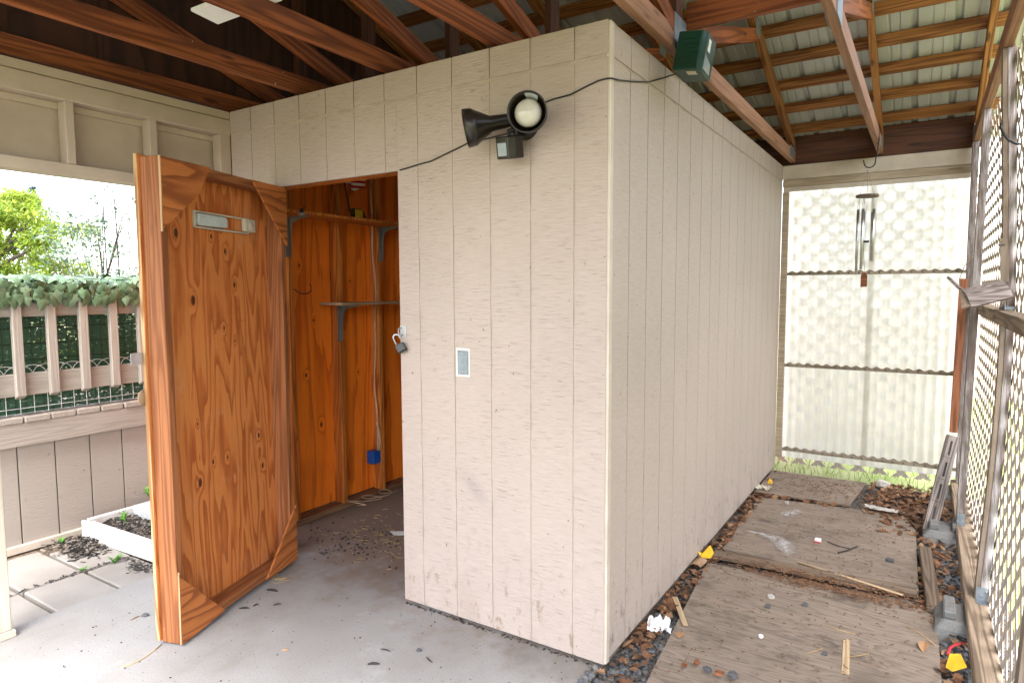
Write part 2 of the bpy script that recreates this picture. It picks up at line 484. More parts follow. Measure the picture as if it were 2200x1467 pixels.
def rand_col(name, cols, rough=0.8, bump=0.0, trans=0.0):
    g = G(name)
    r = g.n('ShaderNodeNewGeometry').outputs['Random Per Island']
    stops = [(i / max(1, len(cols) - 1), c) for i, c in enumerate(cols)]
    c = g.ramp(r, stops)
    n = g.noise(g.coord((1, 1, 1)), 60.0, 3)
    c = g.mix(g.math('MULTIPLY', n, 0.5), c, g.mix(0.55, c, (0.01, 0.01, 0.008)))
    if not trans:
        return g.done(c, rough, g.bump(n, 0.3, 0.003), spec=0.3)
    p = g.n('ShaderNodeBsdfPrincipled')
    g.put(p.inputs['Base Color'], c)
    p.inputs['Roughness'].default_value = rough
    t = g.n('ShaderNodeBsdfTranslucent')
    g.put(t.inputs[0], c)
    mx = g.n('ShaderNodeMixShader')
    mx.inputs[0].default_value = trans
    g.t.links.new(p.outputs[0], mx.inputs[1])
    g.t.links.new(t.outputs[0], mx.inputs[2])
    g.t.links.new(mx.outputs[0], g.o.inputs[0])
    return g.m


M['stones'] = rand_col('grey_gravel', [(0.05, 0.05, 0.055), (0.11, 0.115, 0.125), (0.16, 0.165, 0.17), (0.10, 0.085, 0.07), (0.22, 0.21, 0.20)])
M['chips'] = rand_col('bark_mulch_chips', [(0.012, 0.011, 0.012), (0.035, 0.03, 0.028), (0.02, 0.018, 0.017), (0.16, 0.13, 0.10), (0.30, 0.26, 0.22)])
M['litter'] = rand_col('dry_brown_leaves', [(0.09, 0.038, 0.018), (0.20, 0.095, 0.045), (0.14, 0.06, 0.028), (0.34, 0.20, 0.11), (0.07, 0.035, 0.02), (0.26, 0.12, 0.055)])
M['tan_leaf'] = rand_col('tan_dry_leaf', [(0.36, 0.20, 0.10), (0.40, 0.23, 0.12)])
M['tree_leaf'] = rand_col('yellow_green_leaves', [(0.20, 0.32, 0.03), (0.30, 0.40, 0.035), (0.38, 0.43, 0.05), (0.15, 0.27, 0.04)], 0.6, trans=0.5)
M['bush_leaf'] = rand_col('grey_green_leaves', [(0.11, 0.18, 0.11), (0.20, 0.28, 0.19), (0.08, 0.14, 0.08), (0.26, 0.33, 0.18)], 0.4, trans=0.3)
M['ivy'] = rand_col('dark_green_ivy', [(0.085, 0.15, 0.075), (0.12, 0.19, 0.10), (0.07, 0.125, 0.065), (0.16, 0.22, 0.13)], 0.2)
M['conifer'] = rand_col('blue_green_needles', [(0.03, 0.06, 0.055), (0.05, 0.09, 0.08)], 0.6)
M['bark'] = flat('grey_bark', (0.10, 0.075, 0.065), 0.9)
M['grass_blade'] = rand_col('lawn_grass', [(0.16, 0.26, 0.04), (0.24, 0.33, 0.07), (0.33, 0.36, 0.14), (0.12, 0.22, 0.03)], 0.6, trans=0.3)


def ground_mat():
    g = G('dry_lawn')
    xyz = g.coord((1, 1, 1))
    n = g.noise(xyz, 0.8, 5, 0.6)
    f = g.noise(xyz, 30.0, 3, 0.6)
    c = g.mix(g.ss(n, 0.35, 0.65), (0.17, 0.22, 0.06), (0.34, 0.31, 0.17))
    c = g.mix(g.math('MULTIPLY', f, 0.5), c, (0.14, 0.15, 0.06))
    return g.done(c, 0.9, g.bump(f, 0.5, 0.02), spec=0.2)


M['lawn'] = ground_mat()


def fibreglass():
    g = G('translucent_fibreglass')
    n = g.noise(g.coord((2, 2, 6)), 1.0, 4, 0.6)
    col = g.mix(g.ss(n, 0.35, 0.7), (0.76, 0.735, 0.68), (0.83, 0.81, 0.765))
    t = g.n('ShaderNodeBsdfTranslucent')
    g.put(t.inputs[0], col)
    rf = g.n('ShaderNodeBsdfRefraction')
    g.put(rf.inputs['Color'], col)
    rf.inputs['Roughness'].default_value = 0.75
    rf.inputs['IOR'].default_value = 1.3
    gl = g.n('ShaderNodeBsdfGlossy')
    gl.inputs['Roughness'].default_value = 0.25
    m1 = g.n('ShaderNodeMixShader')
    m1.inputs[0].default_value = 0.10
    g.t.links.new(t.outputs[0], m1.inputs[1])
    g.t.links.new(rf.outputs[0], m1.inputs[2])
    m2 = g.n('ShaderNodeMixShader')
    m2.inputs[0].default_value = 0.03
    g.t.links.new(m1.outputs[0], m2.inputs[1])
    g.t.links.new(gl.outputs[0], m2.inputs[2])
    g.t.links.new(m2.outputs[0], g.o.inputs[0])
    return g.m


M['fibreglass'] = fibreglass()


def screen_mat():
    g = G('green_privacy_mesh')
    xyz = g.coord((1, 1, 1))
    s = g.sep(xyz)
    rows = g.math('PINGPONG', g.math('MULTIPLY', s[2], 60.0), 0.5)
    n = g.noise(g.coord((50, 50, 60)), 1.0, 4, 0.75)
    blot = g.noise(g.coord((4, 4, 4)), 1.0, 3)
    hole = g.math('MULTIPLY', g.ss(n, 0.50, 0.60), g.ss(rows, 0.08, 0.25))
    hole = g.math('MULTIPLY', hole, g.ss(blot, 0.25, 0.6))
    c = g.mix(n, (0.012, 0.05, 0.03), (0.05, 0.15, 0.075))
    p = g.n('ShaderNodeBsdfPrincipled')
    g.put(p.inputs['Base Color'], c)
    p.inputs['Roughness'].default_value = 0.7
    t = g.n('ShaderNodeBsdfTransparent')
    mx = g.n('ShaderNodeMixShader')
    g.put(mx.inputs[0], g.math('MULTIPLY', hole, 0.8))
    g.t.links.new(p.outputs[0], mx.inputs[1])
    g.t.links.new(t.outputs[0], mx.inputs[2])
    g.t.links.new(mx.outputs[0], g.o.inputs[0])
    return g.m


M['screen'] = screen_mat()


def flag_mat():
    g = G('red_white_striped_cloth')
    z = g.sep(g.n('ShaderNodeTexCoord').outputs['Object'])[2]
    f = g.math('FRACT', g.math('MULTIPLY', z, 1 / 0.036))
    c = g.mix(g.math('GREATER_THAN', f, 0.5), (0.42, 0.012, 0.025), (0.72, 0.64, 0.52))
    return g.done(c, 0.8, spec=0.2)


M['flag'] = flag_mat()


def chalky(name):
    g = G(name)
    n = g.noise(g.coord((1, 1, 1)), 14.0, 5, 0.7)
    return g, n


# ------------------------------------------------------------------ mesh helpers
class MB:
    def __init__(s):
        s.v, s.f, s.sm = [], [], []

    def add(s, vs, fs, smooth=False):
        b = len(s.v)
        s.v += [tuple(v) for v in vs]
        s.f += [tuple(i + b for i in f) for f in fs]
        s.sm += [smooth] * len(fs)

    def box(s, x0, x1, y0, y1, z0, z1):
        vs = [(x, y, z) for x in (x0, x1) for y in (y0, y1) for z in (z0, z1)]
        s.add(vs, [(0, 1, 3, 2), (4, 6, 7, 5), (0, 4, 5, 1), (2, 3, 7, 6), (0, 2, 6, 4), (1, 5, 7, 3)])

    def obox(s, p0, p1, w, h, up=(0, 0, 1)):
        """bar from p0 to p1, w across, h along up"""
        p0, p1 = Vector(p0), Vector(p1)
        d = (p1 - p0).normalized()
        r = d.cross(Vector(up)).normalized()
        u = r.cross(d).normalized()
        vs = []
        for p in (p0, p1):
            for a in (-w / 2, w / 2):
                for b in (-h / 2, h / 2):
                    vs.append(p + r * a + u * b)
        s.add(vs, [(0, 1, 3, 2), (4, 6, 7, 5), (0, 4, 5, 1), (2, 3, 7, 6), (0, 2, 6, 4), (1, 5, 7, 3)])

    def slab(s, poly, thick):
        """poly: 3-D points of a flat outline; extruded along its normal by thick"""
        P = [Vector(p) for p in poly]
        nrm = (P[1] - P[0]).cross(P[2] - P[0]).normalized() * thick
        n = len(P)
        vs = P + [p + nrm for p in P]
        fs = [tuple(range(n - 1, -1, -1)), tuple(range(n, 2 * n))]
        fs += [(i, (i + 1) % n, n + (i + 1) % n, n + i) for i in range(n)]
        s.add(vs, fs)

    def tube(s, path, r, seg=8, caps=True, smooth=True):
        P = [Vector(p) for p in path]
        rs = r if isinstance(r, (list, tuple)) else [r] * len(P)
        rings = []
        ref = Vector((0, 0, 1))
        for i, p in enumerate(P):
            t = (P[min(i + 1, len(P) - 1)] - P[max(i - 1, 0)])
            if t.length < 1e-9:
                t = Vector((0, 0, 1))
            t.normalize()
            a = t.cross(ref)
            if a.length < 0.05:
                a = t.cross(Vector((1, 0.3, 0)))
            a.normalize()
            b = t.cross(a).normalized()
            rings.append([p + (a * math.cos(k * 2 * math.pi / seg) + b * math.sin(k * 2 * math.pi / seg)) * rs[i] for k in range(seg)])
        vs = [v for ring in rings for v in ring]
        fs = []
        for i in range(len(P) - 1):
            for k in range(seg):
                k2 = (k + 1) % seg
                fs.append((i * seg + k, i * seg + k2, (i + 1) * seg + k2, (i + 1) * seg + k))
        if caps:
            fs.append(tuple(range(seg - 1, -1, -1)))
            fs.append(tuple((len(P) - 1) * seg + k for k in range(seg)))
        s.add(vs, fs, smooth)

    def lathe(s, origin, axis, prof, seg=28, smooth=True):
        """prof: (distance along axis, radius)"""
        ax = Vector(axis).normalized()
        a = ax.cross(Vector((0, 0, 1)))
        if a.length < 0.05:
            a = Vector((1, 0, 0))
        a.normalize()
        c = ax.cross(a).normalized()
        vs = [Vector(origin) + ax * d + (a * math.cos(k * 2 * math.pi / seg) + c * math.sin(k * 2 * math.pi / seg)) * max(r, 1e-4) for d, r in prof for k in range(seg)]
        n = len(prof)
        fs = [(i * seg + k, i * seg + (k + 1) % seg, (i + 1) * seg + (k + 1) % seg, (i + 1) * seg + k) for i in range(n - 1) for k in range(seg)]
        fs.append(tuple(range(seg - 1, -1, -1)))
        fs.append(tuple((n - 1) * seg + k for k in range(seg)))
        s.add(vs, fs, smooth)

    def build(s, name, mat, parent=None, Mw=None, bevel=0.0, recalc=True):
        """ONE mesh object; the vertices are world positions unless Mw (a world matrix) is given, then they are local to it"""
        me = bpy.data.meshes.new(name)
        me.from_pydata(s.v, [], s.f)
        me.polygons.foreach_set('use_smooth', s.sm)
        if recalc or bevel:
            bm = bmesh.new()
            bm.from_mesh(me)
            if recalc:
                bmesh.ops.recalc_face_normals(bm, faces=bm.faces)
            if bevel:
                es = [e for e in bm.edges if len(e.link_faces) == 2 and e.calc_face_angle(0) > 0.5]
                bmesh.ops.bevel(bm, geom=es, offset=bevel, segments=1, affect='EDGES', clamp_overlap=True)
            bm.to_mesh(me)
            bm.free()
        me.materials.append(mat)
        o = bpy.data.objects.new(name, me)
        C.objects.link(o)
        pw = WORLD.get(parent, Matrix()) if parent else Matrix()
        W = Mw.copy() if Mw is not None else Matrix()
        if parent:
            o.parent = parent
        o.matrix_basis = pw.inverted() @ W
        WORLD[o] = W
        return o


WORLD = {}


def thing(name, label, cat, loc=(0, 0, 0), group=None):
    o = bpy.data.objects.new(name, None)
    o.empty_display_size = 0.1
    C.objects.link(o)
    o.location = loc
    WORLD[o] = Matrix.Translation(Vector(loc))
    return tag(o, label, cat, group)


def tag(o, label, cat, group=None, kind=None):
    o['label'] = label
    o['category'] = cat
    if group:
        o['group'] = group
    if kind:
        o['kind'] = kind
    return o


def struct(o, label=None):
    o['kind'] = 'structure'
    if label:
        o['label'] = label
    return o


def plank(name, p0, p1, wdt, hgt, mat, parent=None, up=(0, 0, 1), bevel=0.002):
    """one piece of lumber, its own X axis along the grain"""
    p0, p1 = Vector(p0), Vector(p1)
    d = (p1 - p0)
    L = d.length
    d.normalize()
    r = d.cross(Vector(up)).normalized()
    u = r.cross(d).normalized()
    Mw = Matrix((d, -r, u)).transposed().to_4x4()
    Mw.translation = p0
    b = MB()
    b.box(0, L, -wdt / 2, wdt / 2, -hgt / 2, hgt / 2)
    return b.build(name, mat, parent, Mw, bevel)


def copy_tree(o, dloc):
    """copy of a thing or part at an offset, with copies of its parts and sub-parts"""
    c = o.copy()
    C.objects.link(c)
    c.matrix_basis = Matrix.Translation(Vector(dloc)) @ o.matrix_basis
    for ch in [x for x in bpy.data.objects if x.parent == o]:
        d = ch.copy()
        C.objects.link(d)
        d.parent = c
        for gc in [x for x in bpy.data.objects if x.parent == ch]:
            e = gc.copy()
            C.objects.link(e)
            e.parent = d
    return c


# ------------------------------------------------------------------ ground
b = MB()
b.add([(-300, -300, -0.12), (300, -300, -0.12), (300, 300, -0.12), (-300, 300, -0.12)], [(0, 1, 2, 3)])
struct(b.build('ground', M['lawn']))
b = MB()
b.box(-2.46, -0.02, -9, 3.62, -0.3, 0.0)
struct(b.build('concrete_floor', M['concrete'], bevel=0.004))
b = MB()
b.box(-0.016, 1.46, -9, 3.50, -0.3, -0.02)
struct(b.build('gravel_ground', M['gravel_base']))
# soil and paving outside the left opening
b = MB()
b.box(-3.60, -2.464, -6, 1.2, -0.3, -0.045)
struct(b.build('soil_ground', M['soil']))
b = MB()
jx = [-3.32, -2.884, -2.47]
jy = [-2.2, -1.6, -0.985, -0.675, -0.36]
ys = [(-2.55, -1.64), (-1.62, -1.295), (-1.28, -0.985), (-0.965, -0.68), (-0.66, -0.41)]
for (x0, x1) in ((-3.42, -2.888), (-2.872, -2.472)):
    for (y0, y1) in ys:
        j = random.uniform(-0.006, 0.006)
        if x0 < -3 and y0 > -0.7:
            x0_ = -3.33
        else:
            x0_ = x0
        b.box(x0_ + j, x1 + j * 0.5, y0, y1, -0.09, -0.018 + random.uniform(-0.002, 0.004))
struct(b.build('path', M['paver'], bevel=0.006))

# ------------------------------------------------------------------ carport roof
RS = 1 / 3.0                                             # roof slope
YR = 0.56                                                # ridge line


def zr(y):                                               # underside of the rafters
    return 2.70 + RS * (3.5 - YR) - RS * abs(y - YR)


carport = thing('carport_roof', 'pitched carport roof of brown timber trusses under corrugated metal sheet', 'roof', (-0.5, 0.56, 2.6))
TX = [-2.42, -1.806, -1.178, -0.556, 0.072, 0.709, 1.319]


def make_truss(x):
    t = plank('truss', (x, -2.45, 2.6445), (x, 3.57, 2.6445), 0.038, 0.089, M['chord'], carport)
    t.name = 'truss'
    for sgn in (1, -1):
        y1 = YR + sgn * 3.25
        plank('top_chord', (x, YR + sgn * 0.01, zr(YR) + 0.045), (x, y1, zr(y1) + 0.045), 0.0375, 0.087, M['purlin'], t)
        plank('web', (x + 0.001, YR + sgn * 0.07, 2.70), (x + 0.001, YR + sgn * 1.56, zr(YR + sgn * 1.56) + 0.012), 0.036, 0.085, M['chord'], t)
    plank('king_post', (x, YR, 2.688), (x, YR, zr(YR) + 0.01), 0.0365, 0.088, M['dark_lumber'], t, up=(0, 1, 0))
    for (yy, zz, a, h) in ((YR, 2.675, 0.16, 0.15), (YR + 1.52, zr(YR + 1.5) + 0.02, 0.12, 0.10), (3.40, 2.66, 0.20, 0.08)):
        m = MB()
        m.box(x + 0.0205, x + 0.0225, yy - a / 2, yy + a / 2, zz - h / 2, zz + h / 2)
        m.box(x - 0.0225, x - 0.0205, yy - a / 2, yy + a / 2, zz - h / 2, zz + h / 2)
        m.build('nail_plate', M['galv'], t)
    return t


t0 = make_truss(TX[0])
for x in TX[1:]:
    t = copy_tree(t0, (x - TX[0], 0, 0))
    if x > 0:
        t.data = t.data.copy()
        t.data.materials[0] = M['chord_pale']
        t['label'] = 'faded pinkish brown truss chord'
# purlins laid flat across the rafters
py = [3.655] + [3.415 - 0.29 * k for k in range(10)]
for y in py:
    for yy in (y, 2 * YR - y):
        sg = 1 if yy >= YR else -1
        plank('purlin', (-2.62, yy, zr(yy) + 0.094 + 0.02), (1.46, yy, zr(yy) + 0.094 + 0.02), 0.089, 0.036, M['purlin'], carport,
              up=(0, sg * RS, 1))
# corrugated sheet, ribs running down the slope
for sgn in (1, -1):
    b = MB()
    prof = []
    x = -2.75
    while x < 1.55:
        prof += [(x, 0), (x + 0.012, 0.020), (x + 0.034, 0.020), (x + 0.046, 0), (x + 0.108, 0), (x + 0.112, 0.005), (x + 0.122, 0.005), (x + 0.126, 0),
                 (x + 0.163, 0), (x + 0.167, 0.005), (x + 0.177, 0.005), (x + 0.181, 0)]
        x += 0.2286
    ya, yb = YR - sgn * 0.002, YR + sgn * 3.35
    vs = [(px_, ya, zr(ya) + 0.136 + pz) for px_, pz in prof] + [(px_, yb, zr(yb) + 0.136 + pz) for px_, pz in prof]
    n = len(prof)
    b.add(vs, [(i, i + 1, n + i + 1, n + i) for i in range(n - 1)])
    o = b.build('roof_sheet', M['roof'], carport)
# dark eave board between the rafters, lateral bridging, gable sheathing
plank('eave_board', (-2.42, 3.582, 2.700), (1.36, 3.582, 2.700), 0.03, 0.238, M['dark_lumber'], carport)
plank('eave_board', (-2.42, -2.47, 2.648), (1.36, -2.47, 2.648), 0.03, 0.135, M['dark_lumber'], carport)
plank('bridging', (0.093, 0.66, 2.785), (0.688, 0.66, 2.785), 0.036, 0.115, M['chord'], carport)
b = MB()
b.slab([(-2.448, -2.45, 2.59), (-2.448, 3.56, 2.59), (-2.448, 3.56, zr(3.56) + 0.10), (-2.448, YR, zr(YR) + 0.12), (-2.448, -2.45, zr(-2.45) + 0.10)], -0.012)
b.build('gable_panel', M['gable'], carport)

# ------------------------------------------------------------------ white board on the truss chords
zb = 2.70
q = [at(2, zb, *p) for p in ((410, 18), (433, 9), (560, 8), (548, 40), (468, 47))]
b = MB()
b.slab([q[0], q[1], (q[1] + Vector((0.36, 0.0, 0))), (q[4] + Vector((0.42, 0.0, 0))), q[4]], 0.012)
tag(b.build('board', M['white_plastic']), 'flat white board resting up on the brown roof truss chords', 'board')

# ------------------------------------------------------------------ wall above the left opening
hd = thing('opening_header', 'beige painted stud header over the open left side of the carport', 'wall', (-2.4, -1.0, 2.1))
b = MB()
b.box(-2.455, -2.366, -2.45, -0.001, 2.534, 2.578)
b.build('top_plate', M['beige_board'], hd, bevel=0.002)
b = MB()
b.box(-2.455, -2.362, -2.45, -0.001, 2.442, 2.531)
b.build('lower_plate', M['beige_board'], hd, bevel=0.003)
b = MB()
b.box(-2.475, -2.456, -2.45, -0.001, 2.10, 2.578)
b.build('sheathing', M['beige_board'], hd)
b = MB()
b.box(-2.455, -2.436, -2.45, -0.001, 2.41, 2.441)
b.build('ledger_strip', M['beige_board'], hd, bevel=0.001)
b = MB()
b.box(-2.4555, -2.362, -2.45, -0.001, 2.10, 2.152)
b.build('sill_beam', M['beige_board'], hd, bevel=0.003)
for y in (-0.84, -0.448, -0.05, -1.26, -1.7, -2.2):
    b = MB()
    b.box(-2.4355, -2.364, y - 0.019, y + 0.019 + (0.028 if y == -0.05 else 0), 2.153, 2.4415)
    b.build('stud', M['beige_board'], hd, bevel=0.002)
b = MB()
p = at(2, 0.0, 25, 1357)
b.box(-2.455, -2.366, -1.335, -1.195, 0.032, 2.0995)
b.build('post', M['post_paint'], hd, bevel=0.003)
b = MB()
b.box(-2.462, -2.352, -1.45, -1.185, 0.001, 0.031)
b.build('base_block', M['cream_board'], hd, bevel=0.002)

# ------------------------------------------------------------------ shed
shed = thing('shed', 'beige grooved siding storage shed with an open orange plywood door', 'shed', (-1.18, 1.8, 0))
W_, H1, H2, H = 2.363, 2.440, 2.452, 2.577
GV = 0.0065


def cuts(edges, a, b_):
    e = [a] + [x for x in edges if a < x < b_] + [b_]
    return [(e[i] + (GV / 2 if i else 0), e[i + 1] - (GV / 2 if i + 2 < len(e) else 0)) for i in range(len(e) - 1)]


fg = sorted(-(0.142 + k * 0.2032) for k in range(11))
OX0, OX1, OZ = -2.06, -1.083, 2.118
front = MB()
back = MB()
for (x0, x1) in cuts(fg, -W_, 0.0):
    for (z0, z1) in ((0.014, H1), (H2, H)):
        parts = [(x0, x1, z0, z1)]
        if z0 < 1 and x1 > OX0 and x0 < OX1:
            parts = []
            if x0 < OX0:
                parts.append((x0, OX0, z0, z1))
            if x1 > OX1:
                parts.append((OX1, x1, z0, z1))
            parts.append((max(x0, OX0), min(x1, OX1), OZ, z1))
        for (a0, a1, c0, c1) in parts:
            if a1 - a0 > 0.002:
                front.box(a0, a1, 0.0 if z0 < 1 else -0.002, 0.0028, c0, c1)
front.build('front_siding', M['front_paint'], shed, bevel=0.0008)
back.box(-W_, OX0, 0.0030, 0.016, 0.014, H)
back.box(OX1, -0.0105, 0.0030, 0.016, 0.014, H)
back.box(OX0, OX1, 0.0030, 0.016, OZ, H)
back.build('siding_backing', M['groove_paint'], shed)
sg = [0.2232 + k * 0.2032 for k in range(17)]
side = MB()
for (y0, y1) in cuts(sg, 0.036, 3.552):
    for (z0, z1) in ((0.018, H1), (H2, H)):
        side.box(-0.0028, 0.0 if z0 < 1 else 0.002, y0, y1, z0, z1)
side.build('side_siding', M['side_paint'], shed, bevel=0.0008)
b = MB()
b.box(-0.016, -0.0030, 0.0345, 3.552, 0.018, H)
b.build('siding_backing', M['groove_paint'], shed)
b = MB()
b.box(-0.010, 0.010, 0.0032, 0.034, 0.016, H - 0.003)
b.build('corner_trim', M['cream_board'], shed, bevel=0.002)
# framing and inner skin seen through the doorway
b = MB()
b.box(-2.487, -2.475, 0.0, 3.56, 0.0, 2.58)
b.build('left_wall', M['int_ply'], shed)
b = MB()
b.box(-2.474, -0.02, 3.535, 3.548, 0.0, 2.58)
b.build('rear_wall', M['int_ply'], shed)
b = MB()
b.box(-2.474, -2.386, 0.02, 3.53, 0.001, 0.039)
b.build('bottom_plate', M['int_plate'], shed, bevel=0.002)
b = MB()
b.box(-2.474, -2.386, 0.02, 3.53, 2.50, 2.575)
b.build('top_plate', M['int_stud'], shed, bevel=0.002)
for y in (0.41, 0.829, 1.213, 1.64, 2.05, 2.46, 2.87, 3.28):
    b = MB()
    b.box(-2.4745, -2.385, y - 0.019, y + 0.019, 0.0395, 2.4995)
    b.build('stud', M['int_stud'], shed, bevel=0.002)
for y in (0.6, 1.2, 1.8, 2.4, 3.0):
    b = MB()
    b.box(-0.105, -0.0165, y - 0.019, y + 0.019, 0.02, 2.5)
    b.build('stud', M['int_stud'], shed, bevel=0.002)
b = MB()
b.box(OX0 - 0.04, OX0 - 0.002, 0.0165, 0.105, 0.002, OZ)
b.build('door_jamb', M['int_stud'], shed, bevel=0.002)
b = MB()
b.box(OX1 + 0.003, OX1 + 0.041, 0.0165, 0.105, 0.002, OZ)
b.build('door_jamb', M['int_stud'], shed, bevel=0.002)
b = MB()
b.box(OX0 - 0.04, OX1 + 0.04, 0.0165, 0.105, OZ + 0.002, OZ + 0.09)
b.build('door_header', M['int_stud'], shed, bevel=0.002)

# --- the door: local x from the hinge to the free edge, y towards the inner face, z up
ud = Vector((0.31688787, -0.94846301, 0))
nd_ = Vector((0.94846301, 0.31688787, 0))
MD = Matrix((ud, nd_, Vector((0, 0, 1)))).transposed().to_4x4()
MD.translation = Vector((-1.908, 0.009, 0)) - nd_ * 0.012          # gusset faces sit 12 mm proud of the frame
DL = 0.892
b = MB()
b.box(0.0, DL + 0.012, -0.104, -0.0905, 0.022, 2.122)
door = b.build('door', M['door_ply'], shed, MD, 0.001)
door['label'] = 'orange plywood door with corner gussets, swung open'
b = MB()
b.box(0.0, DL + 0.0125, -0.1085, -0.1045, 0.02, 2.124)
b.build('door_skin', M['front_paint'], door, MD)


def dbar(name, x0, x1, z0, z1, vertical):
    m = MB()
    if vertical:
        Ml = MD @ Matrix.Translation((x0, 0, z0)) @ Matrix.Rotation(R(-90), 4, 'Y')
        m.box(0, z1 - z0, -0.09, 0.0, -(x1 - x0), 0)
        return m.build(name, M['door_stud'], door, Ml, 0.0025)
    Ml = MD @ Matrix.Translation((x0, 0, z0))
    m.box(0, x1 - x0, -0.09, 0.0, 0, z1 - z0)
    return m.build(name, M['door_stud'], door, Ml, 0.0025)


dbar('stile', DL - 0.040, DL, 0.012, 2.112, True)
dbar('stile', 0.0, 0.040, 0.024, 2.112, True)
dbar('rail', 0.0405, DL - 0.0405, 2.072, 2.110, False)
dbar('rail', 0.0405, DL - 0.0405, 0.026, 0.064, False)
g_ = 0.29
for nm, pts in (('tl', [(DL - 0.004, 2.110), (DL - 0.30, 2.114), (DL - 0.225, 1.985), (DL - 0.002, 1.81)]),
                ('tr', [(-0.006, 2.112), (0.285, 2.109), (-0.003, 1.80)]),
                ('bl', [(DL - 0.004, 0.010), (DL - 0.003, 0.318), (DL - 0.285, 0.028)]),
                ('br', [(-0.009, 0.028), (-0.009, 0.34), (0.278, 0.030)])):
    m = MB()
    m.slab([(x, 0.0015, z) for x, z in pts], 0.011)
    if (Vector((pts[1][0] - pts[0][0], 0, pts[1][1] - pts[0][1])).cross(Vector((pts[2][0] - pts[0][0], 0, pts[2][1] - pts[0][1])))).y < 0:
        m = MB()
        m.slab([(x, 0.0015, z) for x, z in reversed(pts)], 0.011)
    m.build('gusset', M['gusset'], door, MD, 0.0008)
b = MB()
for k in range(3):
    b.box(DL - 0.0030 - k * 0.0042, DL + 0.001 - k * 0.0042, 0.0012, 0.0128 - k * 0.003, 1.80 + k * 0.02, 2.111)
b.build('gusset_edge', M['gusset_edge'], door, MD)
b = MB()
for k in range(2):
    b.box(DL - 0.0025 - k * 0.0042, DL + 0.001 - k * 0.0042, 0.0012, 0.0128 - k * 0.003, 0.012, 0.325 + k * 0.01)
b.build('gusset_edge', M['gusset_edge'], door, MD)
b = MB()
b.box(DL + 0.0055, DL + 0.0135, -0.1085, -0.0915, 0.024, 2.12)
b.build('edge_strip', M['door_edge'], door, MD)
# hasp strap and worn hole plate on the free edge
b = MB()
b.box(DL + 0.004, DL + 0.075, -0.112, -0.1095, 1.245, 1.295)
for z in (1.253, 1.28):
    b.box(DL + 0.02, DL + 0.06, -0.1155, -0.1115, z, z + 0.007)
b.box(DL + 0.056, DL + 0.062, -0.1155, -0.1115, 1.2535, 1.2868)
b.box(DL + 0.018, DL + 0.023, -0.1155, -0.1115, 1.2535, 1.2868)
b.build('hasp', M['steel'], door, MD, 0.001)
b = MB()
b.lathe((DL + 0.006, -0.120, 1.10), (0, 1, 0), [(0.0, 0.001), (0.0, 0.034), (0.008, 0.036)], 20)
b.build('handle', M['card'], door, MD)
# plastic letter tray screwed to the inside
b = MB()
zA, zB = 1.845, 1.925
x0, x1 = 0.205, 0.60
yb = -0.0895
for (a, c, d, e) in ((x0, x1, zA, zA + 0.008), (x0, x1, zB - 0.008, zB), (x1 - 0.008, x1, zA, zB), (x0, x0 + 0.008, zA, zB)):
    b.box(a + 0.0001 * d, c - 0.0001 * d, yb, yb + 0.014, d + 0.0001 * a, e - 0.0001 * a)
b.build('holder_frame', M['old_plastic'], door, MD, 0.001)
b = MB()
b.slab([(0.385, yb + 0.004, zA + 0.022), (0.40, yb + 0.004, zA + 0.015), (0.575, yb + 0.004, zA + 0.012), (0.587, yb + 0.004, zA + 0.022), (0.587, yb + 0.004, zB - 0.012),
        (0.40, yb + 0.004, zB - 0.012), (0.385, yb + 0.004, zB - 0.024)][::-1], 0.022)
b.build('holder_lid', M['label_grey'], door, MD, 0.004)
b = MB()
b.box(0.165, 0.25, yb + 0.001, yb + 0.024, zA + 0.012, zB - 0.004)
b.lathe((0.205, yb + 0.024, zA + 0.042), (0, 1, 0), [(0, 0.024), (0.006, 0.022), (0.008, 0.001)], 20)
b.build('holder_clip', M['old_plastic'], door, MD, 0.003)

# --- loose and screwed-on things on the front wall
fl = thing('flood_light', 'dark bronze twin-head flood light with motion sensor on the beige wall', 'light fixture', (-0.36, -0.01, 2.24))
b = MB()
b.lathe((-0.365, -0.003, 2.232), (0, -1, 0), [(0, 0.062), (0.03, 0.060), (0.045, 0.05), (0.05, 0.001)], 28)
b.build('base', M['dark_metal'], fl)


def lamp_head(org, axis, sc=1.0, name='lamp_head'):
    ax = Vector(axis).normalized()
    m = MB()
    pr = [(0.0, 0.001), (0.0, 0.026), (0.004, 0.028), (0.075, 0.033), (0.082, 0.036), (0.145, 0.072), (0.15, 0.076), (0.186, 0.079), (0.186, 0.074), (0.15, 0.071),
          (0.10, 0.045), (0.095, 0.001)]
    m.lathe(org, ax, [(d * sc, r * sc) for d, r in pr], 32)
    h = m.build(name, M['dark_metal'], fl)
    m = MB()
    m.lathe(Vector(org) + ax * 0.105 * sc, ax, [(0, 0.03 * sc), (0.03 * sc, 0.05 * sc), (0.052 * sc, 0.0545 * sc), (0.064 * sc, 0.047 * sc), (0.072 * sc, 0.030 * sc), (0.076 * sc, 0.001)], 28)
    m.build('bulb', M['bulb'], h)
    return h


